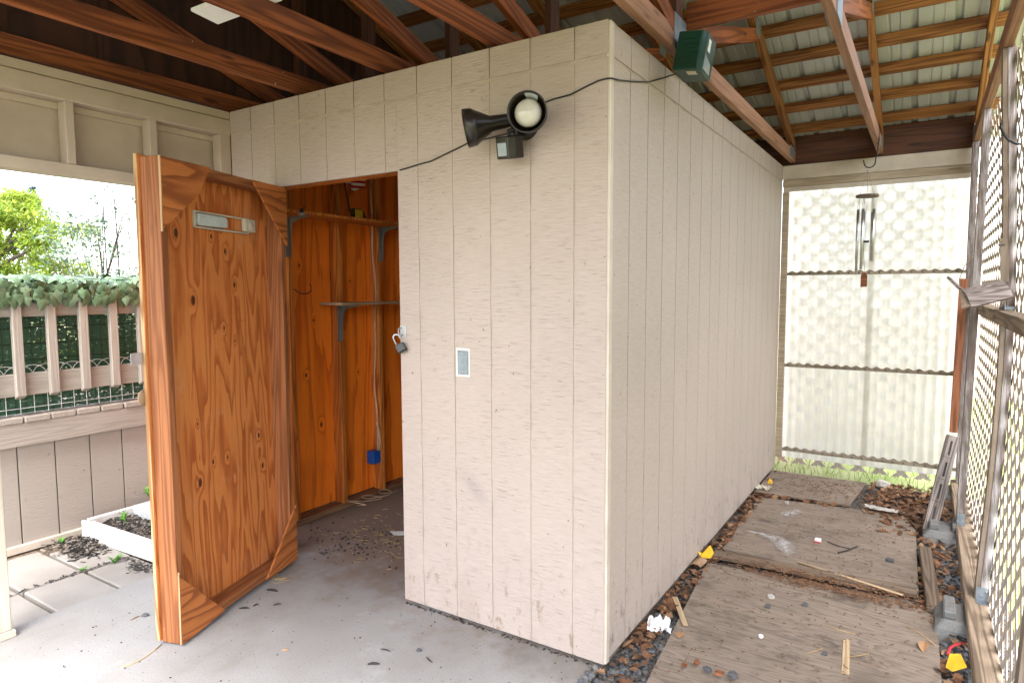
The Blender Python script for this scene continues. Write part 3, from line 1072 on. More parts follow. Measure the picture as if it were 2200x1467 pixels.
s1_v = at(1, -0.110, 1066, 264)
b = MB()
b.tube([(-0.395, -0.045, 2.235), (-0.42, -0.085, 2.238), s1_v], [0.016, 0.011, 0.013], 12)
b.tube([(-0.345, -0.040, 2.24), (-0.335, -0.05, 2.24), at(1, -0.20, 1132, 240) - Vector((0.36, -0.90, -0.06)).normalized() * 0.175], [0.022, 0.018, 0.02], 12)
b.tube([s1_v + Vector((0.003, 0.005, -0.014)), s1_v + Vector((0.003, 0.005, 0.014))], 0.013, 10)
b.build('swivel_arm', M['dark_metal'], fl)
s1_, r1_ = at(1, -0.110, 1066, 264), at(1, -0.188, 1000, 277)
ax1 = (r1_ - s1_).normalized()
h1 = lamp_head(r1_ - ax1 * 0.186 * 0.97, ax1, 0.97)
ax2 = Vector((0.36, -0.90, -0.06)).normalized()
o2_ = at(1, -0.20, 1132, 240) - ax2 * 0.182
h2 = lamp_head(o2_, ax2, 0.98)
b = MB()
sx_ = ax2.cross(Vector((0, 0, 1))).normalized()
ux_ = sx_.cross(ax2).normalized()
ctr = o2_
vs = []
for i in range(7):
    a = R(90 + 14 - (i - 3) * 7.5)
    for dd, rr0 in ((0.128, 0.0555), (0.178, 0.0685)):
        vs.append(ctr + ax2 * dd + (sx_ * math.cos(a) + ux_ * math.sin(a)) * rr0)
b.add(vs, [(2 * i, 2 * i + 1, 2 * i + 3, 2 * i + 2) for i in range(6)])
b.build('sticker', M['label_grey'], h2)
b = MB()
b.tube([(-0.375, -0.05, 2.205), (-0.378, -0.075, 2.185), (-0.385, -0.085, 2.17)], [0.018, 0.017, 0.017], 12)
b.box(-0.41, -0.355, -0.085, -0.045, 2.172, 2.205)
b.build('sensor_bracket', M['dark_metal'], fl, bevel=0.004)
ms = Matrix.Translation((-0.395, -0.085, 2.128)) @ Matrix.Rotation(R(-10), 4, 'Z') @ Matrix.Rotation(R(5), 4, 'Y') @ Matrix.Rotation(R(12), 4, 'X')
b = MB()
b.slab([(-0.05, 0.03, -0.042), (0.05, 0.03, -0.042), (0.05, -0.02, -0.042), (0.032, -0.045, -0.042), (-0.032, -0.045, -0.042), (-0.05, -0.02, -0.042)][::-1], 0.088)
sens = b.build('motion_sensor', M['dark_metal'], fl, ms, 0.004)
b = MB()
b.box(-0.024, 0.024, -0.0475, -0.043, -0.030, 0.022)
b.build('sensor_lens', M['sensor'], sens, ms, 0.002)

b = MB()
pts = [at(1, -0.006, *p) for p in ((859, 366), (880, 360), (905, 352), (925, 347), (960, 330), (985, 318), (1005, 308))]
pts += [Vector((-0.5, -0.02, 2.20)), Vector((-0.40, -0.012, 2.21))]
b.tube(pts, 0.0032, 6)
tag(b.build('cable', M['black']), 'thin black cable from the doorway corner up to the flood light', 'cable', 'black cables on the shed wall')
b = MB()
pts = [Vector((-0.33, -0.012, 2.24))] + [at(1, -0.006, *p) for p in ((1166, 222), (1190, 213), (1225, 204), (1262, 185), (1285, 174), (1300, 170))]
pts += [Vector((0.014, 0.0, pts[-1].z))] + [at(0, 0.006, *p) for p in ((1330, 173), (1360, 176), (1393, 177), (1428, 168), (1440, 163))]
pts += [at(0, 0.05, 1450, 160), Vector((0.115, 0.50, 2.49)), Vector((0.125, 0.52, 2.505))]
b.tube(pts, 0.0032, 6)
tag(b.build('cable', M['black']), 'black cable wrapping the shed corner to the green box', 'cable', 'black cables on the shed wall')

pl = thing('switch_plate', 'galvanised blank cover plate with two screws on the beige wall', 'cover plate', (-0.7, -0.002, 1.22))
b = MB()
pa, pb = at(1, 0, 984, 753), at(1, 0, 1007, 805)
b.box(pa.x, pb.x, -0.006, -0.0008, pb.z, pa.z)
b.build('plate', M['galv'], pl, bevel=0.002)
for z in (pa.z - 0.012, pb.z + 0.012):
    b = MB()
    b.lathe(((pa.x + pb.x) / 2, -0.0062, z), (0, -1, 0), [(0, 0.004), (0.002, 0.0035), (0.0025, 0.0005)], 12)
    b.build('screw', M['steel'], pl)
b = MB()
for (a, c, d, e) in ((pa.x - 0.01, pa.x - 0.001, pb.z - 0.01, pa.z + 0.012), (pb.x + 0.001, pb.x + 0.008, pb.z - 0.01, pa.z + 0.012), (pa.x - 0.0005, pb.x + 0.0005, pa.z + 0.001, pa.z + 0.012),
                     (pa.x - 0.0005, pb.x + 0.0005, pb.z - 0.01, pb.z - 0.001)):
    b.box(a, c, -0.0022, -0.0006, d, e)
b.build('caulk_border', M['white_vinyl'], pl)

lk = thing('padlock', 'open grey padlock hanging from its staple beside the doorway', 'padlock', (-1.06, -0.02, 1.28))
hs = at(1, 0, 868, 713)
b = MB()
b.tube([hs + Vector((-0.012, -0.001, 0.018)), hs + Vector((-0.012, -0.025, 0.016)), hs + Vector((-0.010, -0.028, 0)), hs + Vector((-0.008, -0.025, -0.014)), hs + Vector((-0.008, -0.001, -0.014))], 0.0035, 8)
b.box(hs.x - 0.022, hs.x + 0.016, -0.003, -0.0006, hs.z - 0.028, hs.z + 0.03)
b.build('staple', M['steel'], lk)
lc = at(1, -0.025, 861, 746)
ml = Matrix.Translation(lc) @ Matrix.Rotation(R(25), 4, 'Z') @ Matrix.Rotation(R(-28), 4, 'Y')
b = MB()
b.box(-0.022, 0.022, -0.012, 0.012, -0.019, 0.019)
b.build('lock_body', M['lock_grey'], lk, ml, 0.003)
b = MB()
b.box(-0.0225, 0.0225, -0.0125, 0.0125, -0.026, -0.0195)
b.build('bumper', M['black'], lk, ml, 0.002)
b = MB()
sh = [(-0.013, 0, 0.016), (-0.013, 0, 0.05)] + [(0.003 + 0.016 * math.cos(R(a)), 0, 0.05 + 0.016 * math.sin(R(a))) for a in range(165, -1, -20)] + [(0.019, 0, 0.034)]
b.tube(sh, 0.0038, 10)
b.build('shackle', M['steel'], lk, ml)

# ------------------------------------------------------------------ inside the shed
def shelf(y0, y1, z, xf, by, label, mat, extra=None):
    s_ = thing('wall_shelf', label, 'shelf', (-2.3, (y0 + y1) / 2, z))
    m = MB()
    m.box(-2.384, xf, y0, y1, z, z + 0.018)
    m.build('board', mat, s_, bevel=0.001)
    for y in by:
        m = MB()
        L, Hh = xf + 2.36, 0.245
        prof = [(0, -Hh), (0.004, -Hh), (0.012, -0.09), (0.030, -0.040), (0.075, -0.020), (L, -0.006), (L, 0), (0, 0)]
        m.slab([(-2.384 + a, y, z - 0.001 + c) for a, c in prof], 0.006)
        prof2 = [(0, -Hh - 0.01), (0.003, -Hh - 0.01), (0.003, -0.004), (0, -0.004)]
        m.slab([(-2.3845 + a, y - 0.012, z - 0.001 + c) for a, c in prof2], 0.030)
        m.build('bracket', M['grey_bracket'], s_)
    return s_


shelf(0.12, 3.0, 2.022, -2.17, (0.415, 1.25, 2.1), 'upper orange wood shelf on grey brackets inside the shed', M['int_stud'])
shelf(0.64, 2.4, 1.455, -2.17, (0.832, 1.64), 'lower brown shelf on a grey bracket inside the shed', M['card'])
# striped flag
b = MB()
vs, fs = [], []
nu, nv = 16, 8
for i in range(nu + 1):
    for j in range(nv + 1):
        u, v = i / nu, j / nv
        z = 2.275 + 0.015 * (1 - u) + v * 0.17 - 0.03 * math.sin(u * 3.0) * (1 - v) + 0.01 * math.sin(u * 9)
        vs.append((-2.34 + 0.02 * math.sin(u * 8 + v), 0.83 + u * 0.19, z))
for i in range(nu):
    for j in range(nv):
        a = i * (nv + 1) + j
        fs.append((a, a + nv + 1, a + nv + 2, a + 1))
b.add(vs, fs, True)
tag(b.build('flag', M['flag'], recalc=False), 'small red and white striped flag hanging inside the shed', 'flag')
ft = thing('desk_stand', 'black rod on a boxy black foot with yellow insert on the shelf', 'stand', (-2.27, 0.85, 2.041))
b = MB()
b.tube([(-2.31, 0.86, 2.09), (-2.34, 0.815, 2.40)], 0.005, 8)
b.build('rod', M['black'], ft)
b = MB()
b.slab([(-2.30, 0.845, 2.041), (-2.30, 0.975, 2.041), (-2.30, 0.955, 2.105), (-2.30, 0.93, 2.115), (-2.30, 0.855, 2.115)], 0.03)
b.build('foot', M['black'], ft, bevel=0.003)
b = MB()
b.box(-2.2695, -2.267, 0.868, 0.938, 2.055, 2.108)
b.build('insert', M['yellow'], ft)
cg = thing('clip_gadget', 'small grey clamp gadget at the near end of the upper shelf', 'gadget', (-2.17, 0.35, 2.03))
p = at(0, -2.165, 648, 457)
b = MB()
b.lathe(p + Vector((0.0, 0, -0.016)), (0, 0, 1), [(0, 0.001), (0, 0.018), (0.012, 0.02), (0.016, 0.001)], 14)
b.build('base', M['sensor'], cg)
b = MB()
b.lathe(p + Vector((0, 0.0, 0.0)), (0, 0, 1), [(0, 0.006), (0.004, 0.012), (0.014, 0.014), (0.022, 0.009), (0.025, 0.001)], 14)
b.build('head', M['black'], cg)
b = MB()
b.tube([p + Vector((0, 0, 0.015)), p + Vector((0.0, 0.03, 0.045))], 0.0025, 6)
b.build('lever', M['black'], cg)
# cables down to the blue box
cb = thing('junction_box', 'blue plastic junction box with cream cables on a shed stud', 'junction box', (-2.42, 1.15, 0.26))
b = MB()
b.box(-2.462, -2.39, 1.115, 1.193, 0.25, 0.345)
b.build('box', M['blue'], cb, bevel=0.004)
b = MB()
pts = []
for i in range(30):
    z = 2.5 - i * (2.5 - 0.34) / 29
    pts.append((-2.40, 1.168 + 0.012 * math.sin(z * 5.3) + 0.007 * math.sin(z * 13), z))
b.tube(pts, 0.006, 8)
b.build('cable', M['pale_wire'], cb)
b = MB()
pts = [(-2.396, 1.183, 0.34), (-2.394, 1.19, 0.42), (-2.398, 1.183, 0.50), (-2.41, 1.175, 0.56)]
b.tube(pts, 0.006, 8)
b.build('cable', M['pale_wire'], cb)
# coat hook
b = MB()
q0 = at(0, -2.45, 631, 621)
pts = [q0, q0 + Vector((0.02, 0.012, -0.015)), q0 + Vector((0.035, 0.03, -0.03)), q0 + Vector((0.05, 0.07, -0.03)), q0 + Vector((0.055, 0.095, -0.012)), q0 + Vector((0.055, 0.098, 0.02)), q0 + Vector((0.055, 0.085, 0.032))]
b.tube(pts, 0.0035, 8)
tag(b.build('coat_hook', M['dark_metal']), 'bent dark wire hook on the orange shed wall', 'hook')
# loose wire on the shed floor
b = MB()
rr = random.Random(3)
pts = []
for i in range(60):
    a = i / 59
    pts.append((-2.30 + 0.10 * math.sin(a * 21) * (1 - 0.3 * a), 0.80 + a * 0.42 + 0.05 * math.cos(a * 17), 0.03 + 0.03 * abs(math.sin(a * 11))))
b.tube(pts, 0.0018, 5)
tag(b.build('loose_wire', M['pale_wire']), 'tangle of pale loose wire along the shed bottom plate', 'wire')

# ------------------------------------------------------------------ lattice
def lattice(mb, u0, u1, v0, v1, mapper, pitch=0.153, wid=0.036, th=0.007, off=0.0, cutv=False):
    """crossed slats at 45 degrees clipped to the rectangle; mapper(u, v, depth) gives a world point"""
    for lay, s_ in ((0, 1), (1, -1)):
        k0 = (u0 - s_ * v1 if s_ > 0 else u0 + v0)
        k1 = (u1 - s_ * v0 if s_ > 0 else u1 + v1)
        n_ = int((k1 - k0) / pitch) + 2
        h = wid / math.sqrt(2)
        for i in range(n_):
            k = k0 + off + i * pitch
            poly = [(u, v) for (u, v) in ((k + s_ * (v0 - 1) - h, v0 - 1), (k + s_ * (v0 - 1) + h, v0 - 1), (k + s_ * (v1 + 1) + h, v1 + 1), (k + s_ * (v1 + 1) - h, v1 + 1))]
            for (ax, lim, keep) in ((0, u0, 1), (0, u1, -1), (1, v0, 1), (1, v1, -1)):
                out = []
                for j in range(len(poly)):
                    A, B_ = poly[j], poly[(j + 1) % len(poly)]
                    ia, ib = (A[ax] - lim) * keep >= 0, (B_[ax] - lim) * keep >= 0
                    if ia:
                        out.append(A)
                    if ia != ib:
                        t_ = (lim - A[ax]) / (B_[ax] - A[ax])
                        out.append((A[0] + t_ * (B_[0] - A[0]), A[1] + t_ * (B_[1] - A[1])))
                poly = out
                if not poly:
                    break
            if len(poly) < 3:
                continue
            d0 = lay * (th + 0.0006)
            if cutv:                                     # pieces short enough to follow a bowed wall
                va, vb = min(p_[1] for p_ in poly), max(p_[1] for p_ in poly)
                nc = max(1, int((vb - va) / 0.2))
                cells = []
                for q_ in range(nc):
                    lo, hi = va + (vb - va) * q_ / nc, va + (vb - va) * (q_ + 1) / nc
                    sub = poly
                    for (lim, keep) in ((lo, 1), (hi, -1)):
                        out = []
                        for j in range(len(sub)):
                            A, B_ = sub[j], sub[(j + 1) % len(sub)]
                            ia, ib = (A[1] - lim) * keep >= 0, (B_[1] - lim) * keep >= 0
                            if ia:
                                out.append(A)
                            if ia != ib:
                                t_ = (lim - A[1]) / (B_[1] - A[1])
                                out.append((A[0] + t_ * (B_[0] - A[0]), A[1] + t_ * (B_[1] - A[1])))
                        sub = out
                        if not sub:
                            break
                    if len(sub) >= 3:
                        cells.append(sub)
                for sub in cells:
                    n = len(sub)
                    vs = [mapper(u, v, d0) for u, v in sub] + [mapper(u, v, d0 + th) for u, v in sub]
                    mb.add(vs, [tuple(range(n - 1, -1, -1)), tuple(range(n, 2 * n))] + [(j, (j + 1) % n, n + (j + 1) % n, n + j) for j in range(n)])
                continue
            n = len(poly)
            vs = [mapper(u, v, d0) for u, v in poly] + [mapper(u, v, d0 + th) for u, v in poly]
            fs = [tuple(range(n - 1, -1, -1)), tuple(range(n, 2 * n))] + [(j, (j + 1) % n, n + (j + 1) % n, n + j) for j in range(n)]
            mb.add(vs, fs)


lw = thing('lattice_wall', 'long tan lattice side wall with weathered grey posts', 'lattice wall', (1.33, 0.6, 0.0))
def bow(z):                                              # the old wall bellies outwards at mid height
    t_ = max(0.0, min(1.0, z / 2.6))
    return 0.046 * math.sin(math.pi * t_) ** 1.2


b = MB()
lattice(b, -2.4, 3.52, 0.10, 2.585, lambda u, v, d: (1.352 + bow(v) + d, u, v), th=0.0022, wid=0.040, cutv=True)
b.build('lattice_panel', M['lattice'], lw)


def bent(mb, y0, y1, z0, z1, xa, xb, k, lean=0.0, n=14):
    vs = []
    for i in range(n + 1):
        z = z0 + (z1 - z0) * i / n
        o_ = bow(z) * k + lean * (1 - (z - z0) / (z1 - z0))
        vs += [(xa + o_, y0, z), (xb + o_, y0, z), (xb + o_, y1, z), (xa + o_, y1, z)]
    fs = [(3, 2, 1, 0), tuple(4 * n + j for j in range(4))]
    for i in range(n):
        for j in range(4):
            fs.append((4 * i + j, 4 * i + (j + 1) % 4, 4 * i + 4 + (j + 1) % 4, 4 * i + 4 + j))
    mb.add(vs, fs)


def lpost(y, z0, z1, xa, xb, strip, k=1.0, lean=0.0):
    m = MB()
    bent(m, y - 0.02, y + 0.065, z0, z1, xa, xb, k, lean)
    p_ = m.build('post', M['flaked'], lw)
    if strip:
        m = MB()
        bent(m, y - 0.017, y + 0.05, z0, z1, xa - 0.019, xa - 0.001, k, lean)
        m.build('post_strip', M['brown_strip'], p_)


lpost(1.30, 0.108, 2.598, 1.319, 1.349, True)
lpost(2.45, 0.108, 2.598, 1.302, 1.342, False, 0.0, -0.032)
lpost(3.44, 0.108, 2.598, 1.296, 1.336, False, 0.0)
lpost(-0.10, 0.108, 2.598, 1.319, 1.349, True)
lpost(-1.2, 0.108, 2.598, 1.319, 1.349, True)
for (y0, y1) in ((2.525, 3.41), (1.37, 2.425), (-0.03, 1.275), (-1.13, -0.125)):
    plank('mid_rail', (1.352, y0, 1.425), (1.352, y1, 1.425), 0.060, 0.058, M['rail_wood'], lw)
plank('bottom_rail', (1.312, -2.4, 0.085), (1.312, 3.52, 0.085), 0.086, 0.040, M['rail_wood'], lw)
plank('bottom_rail', (1.275, -2.4, 0.070), (1.275, 3.50, 0.070), 0.018, 0.060, M['rail_wood'], lw)
for (y, xa, xb) in ((1.30, 1.308, 1.352), (2.45, 1.272, 1.312)):
    m = MB()
    m.box(xa, xb, y - 0.024, y - 0.0212, 0.107, 0.165)
    m.box(xa, xb, y - 0.075, y - 0.0215, 0.1058, 0.1082)
    for zz in (0.125, 0.148):
        m.lathe((xa + 0.02 + (zz - 0.125) * 0.8, y - 0.0242, zz), (0, -1, 0), [(0, 0.005), (0.003, 0.004), (0.0035, 0.0005)], 8)
    m.build('bracket', M['galv'], lw)
m = MB()
m.box(1.352, 1.402, 1.255, 1.2775, 1.456, 1.470)
m.box(1.352, 1.356, 1.225, 1.2775, 1.4565, 1.485)
m.box(1.398, 1.402, 1.225, 1.2775, 1.4565, 1.485)
m.build('bracket', M['galv'], lw)

# ------------------------------------------------------------------ translucent back wall
bw = thing('fibreglass_wall', 'translucent corrugated fibreglass back wall with lattice showing through', 'wall', (0.65, 3.58, 0.0))
b = MB()
b.box(0.0012, 1.345, 3.552, 3.588, 2.462, 2.578)
b.build('top_beam', M['cream_board'], bw, bevel=0.003)
b = MB()
b.box(0.0012, 1.345, 3.550, 3.588, 2.400, 2.459)
b.build('lower_beam', M['tan_board'], bw, bevel=0.003)
b = MB()
b.box(0.004, 1.298, 3.554, 3.570, 2.362, 2.398)
b.build('trim_strip', M['cream_board'], bw, bevel=0.002)
b = MB()
b.box(0.0012, 0.052, 3.553, 3.585, 0.10, 2.36)
b.build('edge_stud', M['tan_board'], bw, bevel=0.002)
for (xa, xb, yy) in ((0.03, 0.70, 3.600), (0.655, 1.34, 3.606)):
    b = MB()
    n = 150
    vs = []
    for i in range(n + 1):
        x = xa + (xb - xa) * i / n
        dy = 0.008 * math.sin(x / 0.067 * 2 * math.pi)
        vs += [(x, yy + dy, 0.100), (x, yy + dy, 2.37)]
    b.add(vs, [(2 * i, 2 * i + 2, 2 * i + 3, 2 * i + 1) for i in range(n)], True)
    b.build('panel', M['fibreglass'], bw, recalc=False)
for (z, x1) in ((1.69, 1.298), (0.915, 1.30), (0.185, 1.30)):
    b = MB()
    n = 160
    top, bot = [], []
    x0 = 0.054
    vs = []
    for i in range(n + 1):
        x = x0 + (x1 - x0) * i / n
        zt = z + 0.004 + 0.0075 * math.sin(x / 0.0725 * 2 * math.pi)
        zl = z - 0.026
        vs += [(x, 3.560, zl), (x, 3.560, zt), (x, 3.586, zt), (x, 3.586, zl)]
    fs = []
    for i in range(n):
        a = 4 * i
        for k in range(4):
            fs.append((a + k, a + (k + 1) % 4, a + 4 + (k + 1) % 4, a + 4 + k))
    fs += [(0, 1, 2, 3), (4 * n + 3, 4 * n + 2, 4 * n + 1, 4 * n)]
    b.add(vs, fs)
    bt = b.build('wavy_batten', M['batten'], bw)
    b = MB()
    x = x0 + 0.03
    while x < x1 - 0.02:
        b.lathe((x, 3.5602, z - 0.012), (0, -1, 0), [(0, 0.006), (0.003, 0.005), (0.004, 0.0005)], 8)
        x += 0.0725
    b.build('screws', M['dark_metal'], bt)
b = MB()
lattice(b, 0.0, 1.36, 0.025, 2.40, lambda u, v, d: (u, 3.695 + d, v), off=0.06, wid=0.035)
b.build('lattice_panel', M['lattice'], bw)

# ------------------------------------------------------------------ things hung or leaned on the right
wc = thing('wind_chime', 'silver tube wind chime with wooden sail hanging from a black hook', 'wind chime', (0.67, 3.0, 1.56))
cx, cyy = 0.672, 3.0
b = MB()
b.lathe((cx, cyy, 2.205), (0, 0.0, 1), [(0, 0.001), (0, 0.073), (0.016, 0.073), (0.016, 0.001)], 28, smooth=False)
b.build('top_disc', M['old_plank'], wc)
for (ang, L0, L1) in ((170, 2.122, 1.665), (250, 2.118, 1.69), (330, 2.115, 1.745), (50, 2.10, 1.75), (110, 2.11, 1.72)):
    x_, y_ = cx + 0.055 * math.cos(R(ang)), cyy + 0.055 * math.sin(R(ang))
    b = MB()
    b.lathe((x_, y_, L1), (0.0, 0, 1), [(0, 0.001), (0, 0.0098), (L0 - L1, 0.0098), (L0 - L1, 0.0075), (L0 - L1 - 0.03, 0.0075), (L0 - L1 - 0.03, 0.001)], 16)
    tb = b.build('tube', M['tube'], wc)
    b = MB()
    b.tube([(x_ - 0.007, y_, L0 - 0.002), (x_ * 0.9 + cx * 0.1, y_, 2.206)], 0.0011, 5)
    b.tube([(x_ + 0.007, y_, L0 - 0.002), (x_ * 0.9 + cx * 0.1, y_, 2.206)], 0.0011, 5)
    b.build('cord', M['string'], tb)
b = MB()
b.lathe((cx, cyy, 1.882), (0, 0, 1), [(0, 0.001), (0, 0.024), (0.014, 0.024), (0.014, 0.001)], 20)
b.build('clapper', M['black'], wc)
b = MB()
pf = [(-0.021, 1.562), (0.021, 1.566), (0.021, 1.645), (0.012, 1.663), (0, 1.668), (-0.012, 1.663), (-0.021, 1.645)]
b.slab([(cx + x, cyy, z) for x, z in pf], 0.007)
b.build('sail', M['red_board'], wc)
b = MB()
b.tube([(cx, cyy, 1.665), (cx, cyy, 2.206)], 0.0012, 5)
for a in (90, 210, 330):
    b.tube([(cx + 0.05 * math.cos(R(a)), cyy + 0.05 * math.sin(R(a)), 2.22), (cx - 0.005, cyy, 2.40)], 0.0012, 5)
b.build('cord', M['string'], wc)
b = MB()
b.tube([(cx - 0.005 + 0.010 * math.cos(R(a)), cyy, 2.408 + 0.010 * math.sin(R(a))) for a in range(0, 361, 30)], 0.0016, 6)
b.build('ring', M['steel'], wc)
b = MB()
hk = [(0.735, cyy, 2.69), (0.732, cyy, 2.60), (0.722, cyy, 2.50)]
hk += [(0.680 + 0.036 * math.cos(R(a)), cyy, 2.452 + 0.040 * math.sin(R(a))) for a in range(10, -171, -15)] + [(0.640, cyy, 2.468)]
b.tube(hk, 0.0042, 8)
tag(b.build('hook', M['black']), 'long black S hook on the truss holding the wind chime', 'hook')

bx = thing('electronic_box', 'dark green plastic box strapped to the side of a roof truss', 'box', (0.17, 0.52, 2.5))
mbx = Matrix.Translation((0.171, 0.525, 2.562)) @ Matrix.Rotation(R(-6), 4, 'X') @ Matrix.Rotation(R(8), 4, 'Y')
b = MB()
b.slab([(-0.06, -0.075, -0.088), (0.045, -0.075, -0.088), (0.062, -0.055, -0.088), (0.062, 0.07, -0.088), (-0.06, 0.07, -0.088)], 0.165)
bd = b.build('case', M['green_box'], bx, mbx, 0.004)
b = MB()
for k in range(6):
    b.box(-0.05, 0.036, -0.0775, -0.0755, -0.055 + k * 0.019, -0.050 + k * 0.019)
b.box(-0.059, 0.044, -0.0785, -0.0755, -0.084, -0.074)
b.build('rib', M['green_box'], bd, mbx)
b = MB()
b.box(0.0625, 0.064, -0.030, 0.0, 0.005, 0.055)
b.build('label', M['white_plastic'], bd, mbx)
b = MB()
b.add([(0.0625, -0.045, -0.075), (0.0625, 0.045, -0.075), (0.0625, -0.045, -0.010), (0.076, 0.0, -0.045)], [(0, 1, 3), (1, 2, 3), (2, 0, 3), (0, 2, 1)])
b.build('horn', M['sensor'], bd, mbx)
b = MB()
b.box(-0.005, 0.035, -0.055, -0.02, -0.0905, -0.0885)
b.build('bottom_sticker', M['old_plastic'], bd, mbx)

hb = thing('hanging_bracket', 'bent weathered grey wooden bracket hung by a wire on the lattice wall', 'bracket', (1.24, 1.2, 1.45))
P = at
b = MB()
nseg = 8
vs = []
tl, tr, br_, bl_ = P(1, 1.22, 2066, 622), P(1, 1.255, 2151, 601), P(1, 1.12, 2177, 637), P(1, 1.08, 2087, 660)
for i in range(nseg + 1):
    t_ = i / nseg
    sag = Vector((0, -0.02, 0.012)) * math.sin(t_ * math.pi)
    a = tl.lerp(bl_, t_) + sag
    c = tr.lerp(br_, t_) + sag
    vs += [a, c, a + Vector((0, 0.010, -0.006)), c + Vector((0, 0.010, -0.006))]
fs = []
for i in range(nseg):
    k = 4 * i
    fs += [(k, k + 1, k + 5, k + 4), (k + 2, k + 6, k + 7, k + 3), (k, k + 4, k + 6, k + 2), (k + 1, k + 3, k + 7, k + 5)]
fs += [(0, 2, 3, 1), (4 * nseg, 4 * nseg + 1, 4 * nseg + 3, 4 * nseg + 2)]
b.add(vs, fs)
b.build('curved_board', M['weathered'], hb)
b = MB()
b.slab([P(1, 1.215, 2062, 626), P(1, 1.2, 2072, 622), P(1, 1.085, 2087, 656), P(1, 1.10, 2066, 662)], 0.010)
b.build('end_board', M['brown_strip'], hb)
b = MB()
b.obox(P(1, 1.30, 2040, 598), P(1, 1.225, 2064, 622), 0.010, 0.030, up=(0, 1, 0.2))
b.build('arm', M['weathered'], hb)
b = MB()
a0 = P(1, 1.40, 2052, 602)
b.tube([P(1, 1.30, 2062, 622), P(1, 1.32, 2061, 600), P(1, 1.5, 2072, 572), P(1, 1.8, 2094, 545), P(1, 2.425, 2108, 533)], 0.0018, 5)
b.build('wire', M['old_plank'], hb)
b = MB()
c0, c1 = P(1, 1.262, 2157, 512), P(1, 1.262, 2158, 606)
b.obox(c0, c1, 0.008, 0.030, up=(1, 0, 0))
b.build('back_strip', M['brown_strip'], hb)
b = MB()
c0, c1 = P(1, 1.262, 2150.5, 656), P(1, 1.262, 2150.5, 698)
b.obox(c0, c1, 0.008, 0.013, up=(1, 0, 0))
b.build('lower_strip', M['weathered'], hb)
b = MB()
c0 = P(1, 1.24, 2146, 527)
b.tube([c0, c0 + Vector((0.022, 0.02, 0.002))], 0.0022, 6)
b.lathe(c0, (-1, -0.5, 0), [(0, 0.004), (0.002, 0.004), (0.0025, 0.0005)], 8)
b.build('nail', M['black'], hb)

b = MB()
pts = [P(1, 1.27, 2150, 265), P(1, 1.265, 2152, 278), P(1, 1.26, 2158, 291), P(1, 1.255, 2168, 302), P(1, 1.25, 2182, 309), P(1, 1.24, 2205, 311), P(1, 1.2, 2230, 308)]
b.tube(pts, 0.0055, 8)
tag(b.build('hook', M['black']), 'curved black metal hook on the nearer grey lattice post', 'hook')
b = MB()
c0 = P(1, 1.235, 2204, 466)
b.tube([c0 + Vector((0.028 * math.cos(R(a)), 0, 0.030 * math.sin(R(a)))) for a in range(0, 361, 24)], 0.002, 6)
b.tube([c0 + Vector((0.01, 0, -0.03)), P(1, 1.27, 2192, 502), P(1, 1.275, 2184, 498)], 0.002, 6)
tag(b.build('wire_loop', M['steel']), 'thin silver wire loop on the nearer lattice post', 'wire')

b = MB()
q0, q1 = at(1, 3.30, 2047, 938), at(1, 3.40, 2071, 640)
plank_red = plank('upright_board', (1.263, 3.33, 0.50), (1.283, 3.43, 1.62), 0.05, 0.02, M['red_board'], None, up=(0, 1, 0))
tag(plank_red, 'upright red brown board fixed against the far corner lattice post', 'board')
sl = thing('slotted_board', 'leaning grey weathered board with a row of dark slots', 'board', (1.12, 2.42, -0.02))
p0, p1 = at(1, 2.42, 1996, 1142), at(1, 2.80, 2047, 938)
p0.z = max(p0.z, 0.012)
plank('board', p0, p1, 0.075, 0.038, M['weathered'], sl, up=(0, 1, 0))
dv = (p1 - p0).normalized()
rv = dv.cross(Vector((0, 1, 0))).normalized()
uv = rv.cross(dv).normalized()
b = MB()
for k in range(4):
    f0 = 0.10 + k * 0.23
    a, c = p0.lerp(p1, f0) - uv * 0.0195, p0.lerp(p1, f0 + 0.15) - uv * 0.0195
    b.obox(a, c, 0.012, 0.003, up=uv)
    b.obox(p0.lerp(p1, f0 - 0.03) - uv * 0.0192 - rv * 0.016, p0.lerp(p1, f0 - 0.027) - uv * 0.0192 + rv * 0.03, 0.002, 0.002, up=uv)
b.build('slot', M['twig'], sl)
lb = plank('timber_offcut', (1.109, 2.075, 0.012), (1.148, 1.262, 0.012), 0.060, 0.060, M['old_plank'], None, bevel=0.004)
tag(lb, 'short weathered timber lying along the right edge of the plywood', 'timber')

# deck blocks under the lattice posts
def block(x, y, s_, label):
    o_ = thing('deck_block', label, 'concrete block', (x, y, -0.02), 'concrete blocks under the lattice wall')
    m = MB()
    vs = []
    for (hx, hy, z) in ((0.115 * s_, 0.14 * s_, -0.03), (0.10 * s_, 0.125 * s_, 0.03), (0.075 * s_, 0.10 * s_, 0.062)):
        vs += [(x - hx, y - hy, z), (x + hx, y - hy, z), (x + hx, y + hy, z), (x - hx, y + hy, z)]
    fs = [(3, 2, 1, 0), (8, 9, 10, 11)]
    for k in (0, 4):
        fs += [(k + i, k + (i + 1) % 4, k + 4 + (i + 1) % 4, k + 4 + i) for i in range(4)]
    m.add(vs, fs)
    m.build('body', M['block'], o_, bevel=0.008)
    m = MB()
    for dx in (-0.052, 0.052):
        m.box(x + dx * s_ - 0.022 * s_, x + dx * s_ + 0.022 * s_, y - 0.085 * s_, y + 0.085 * s_, 0.0615, 0.098)
    m.build('lug', M['block'], o_, bevel=0.006)


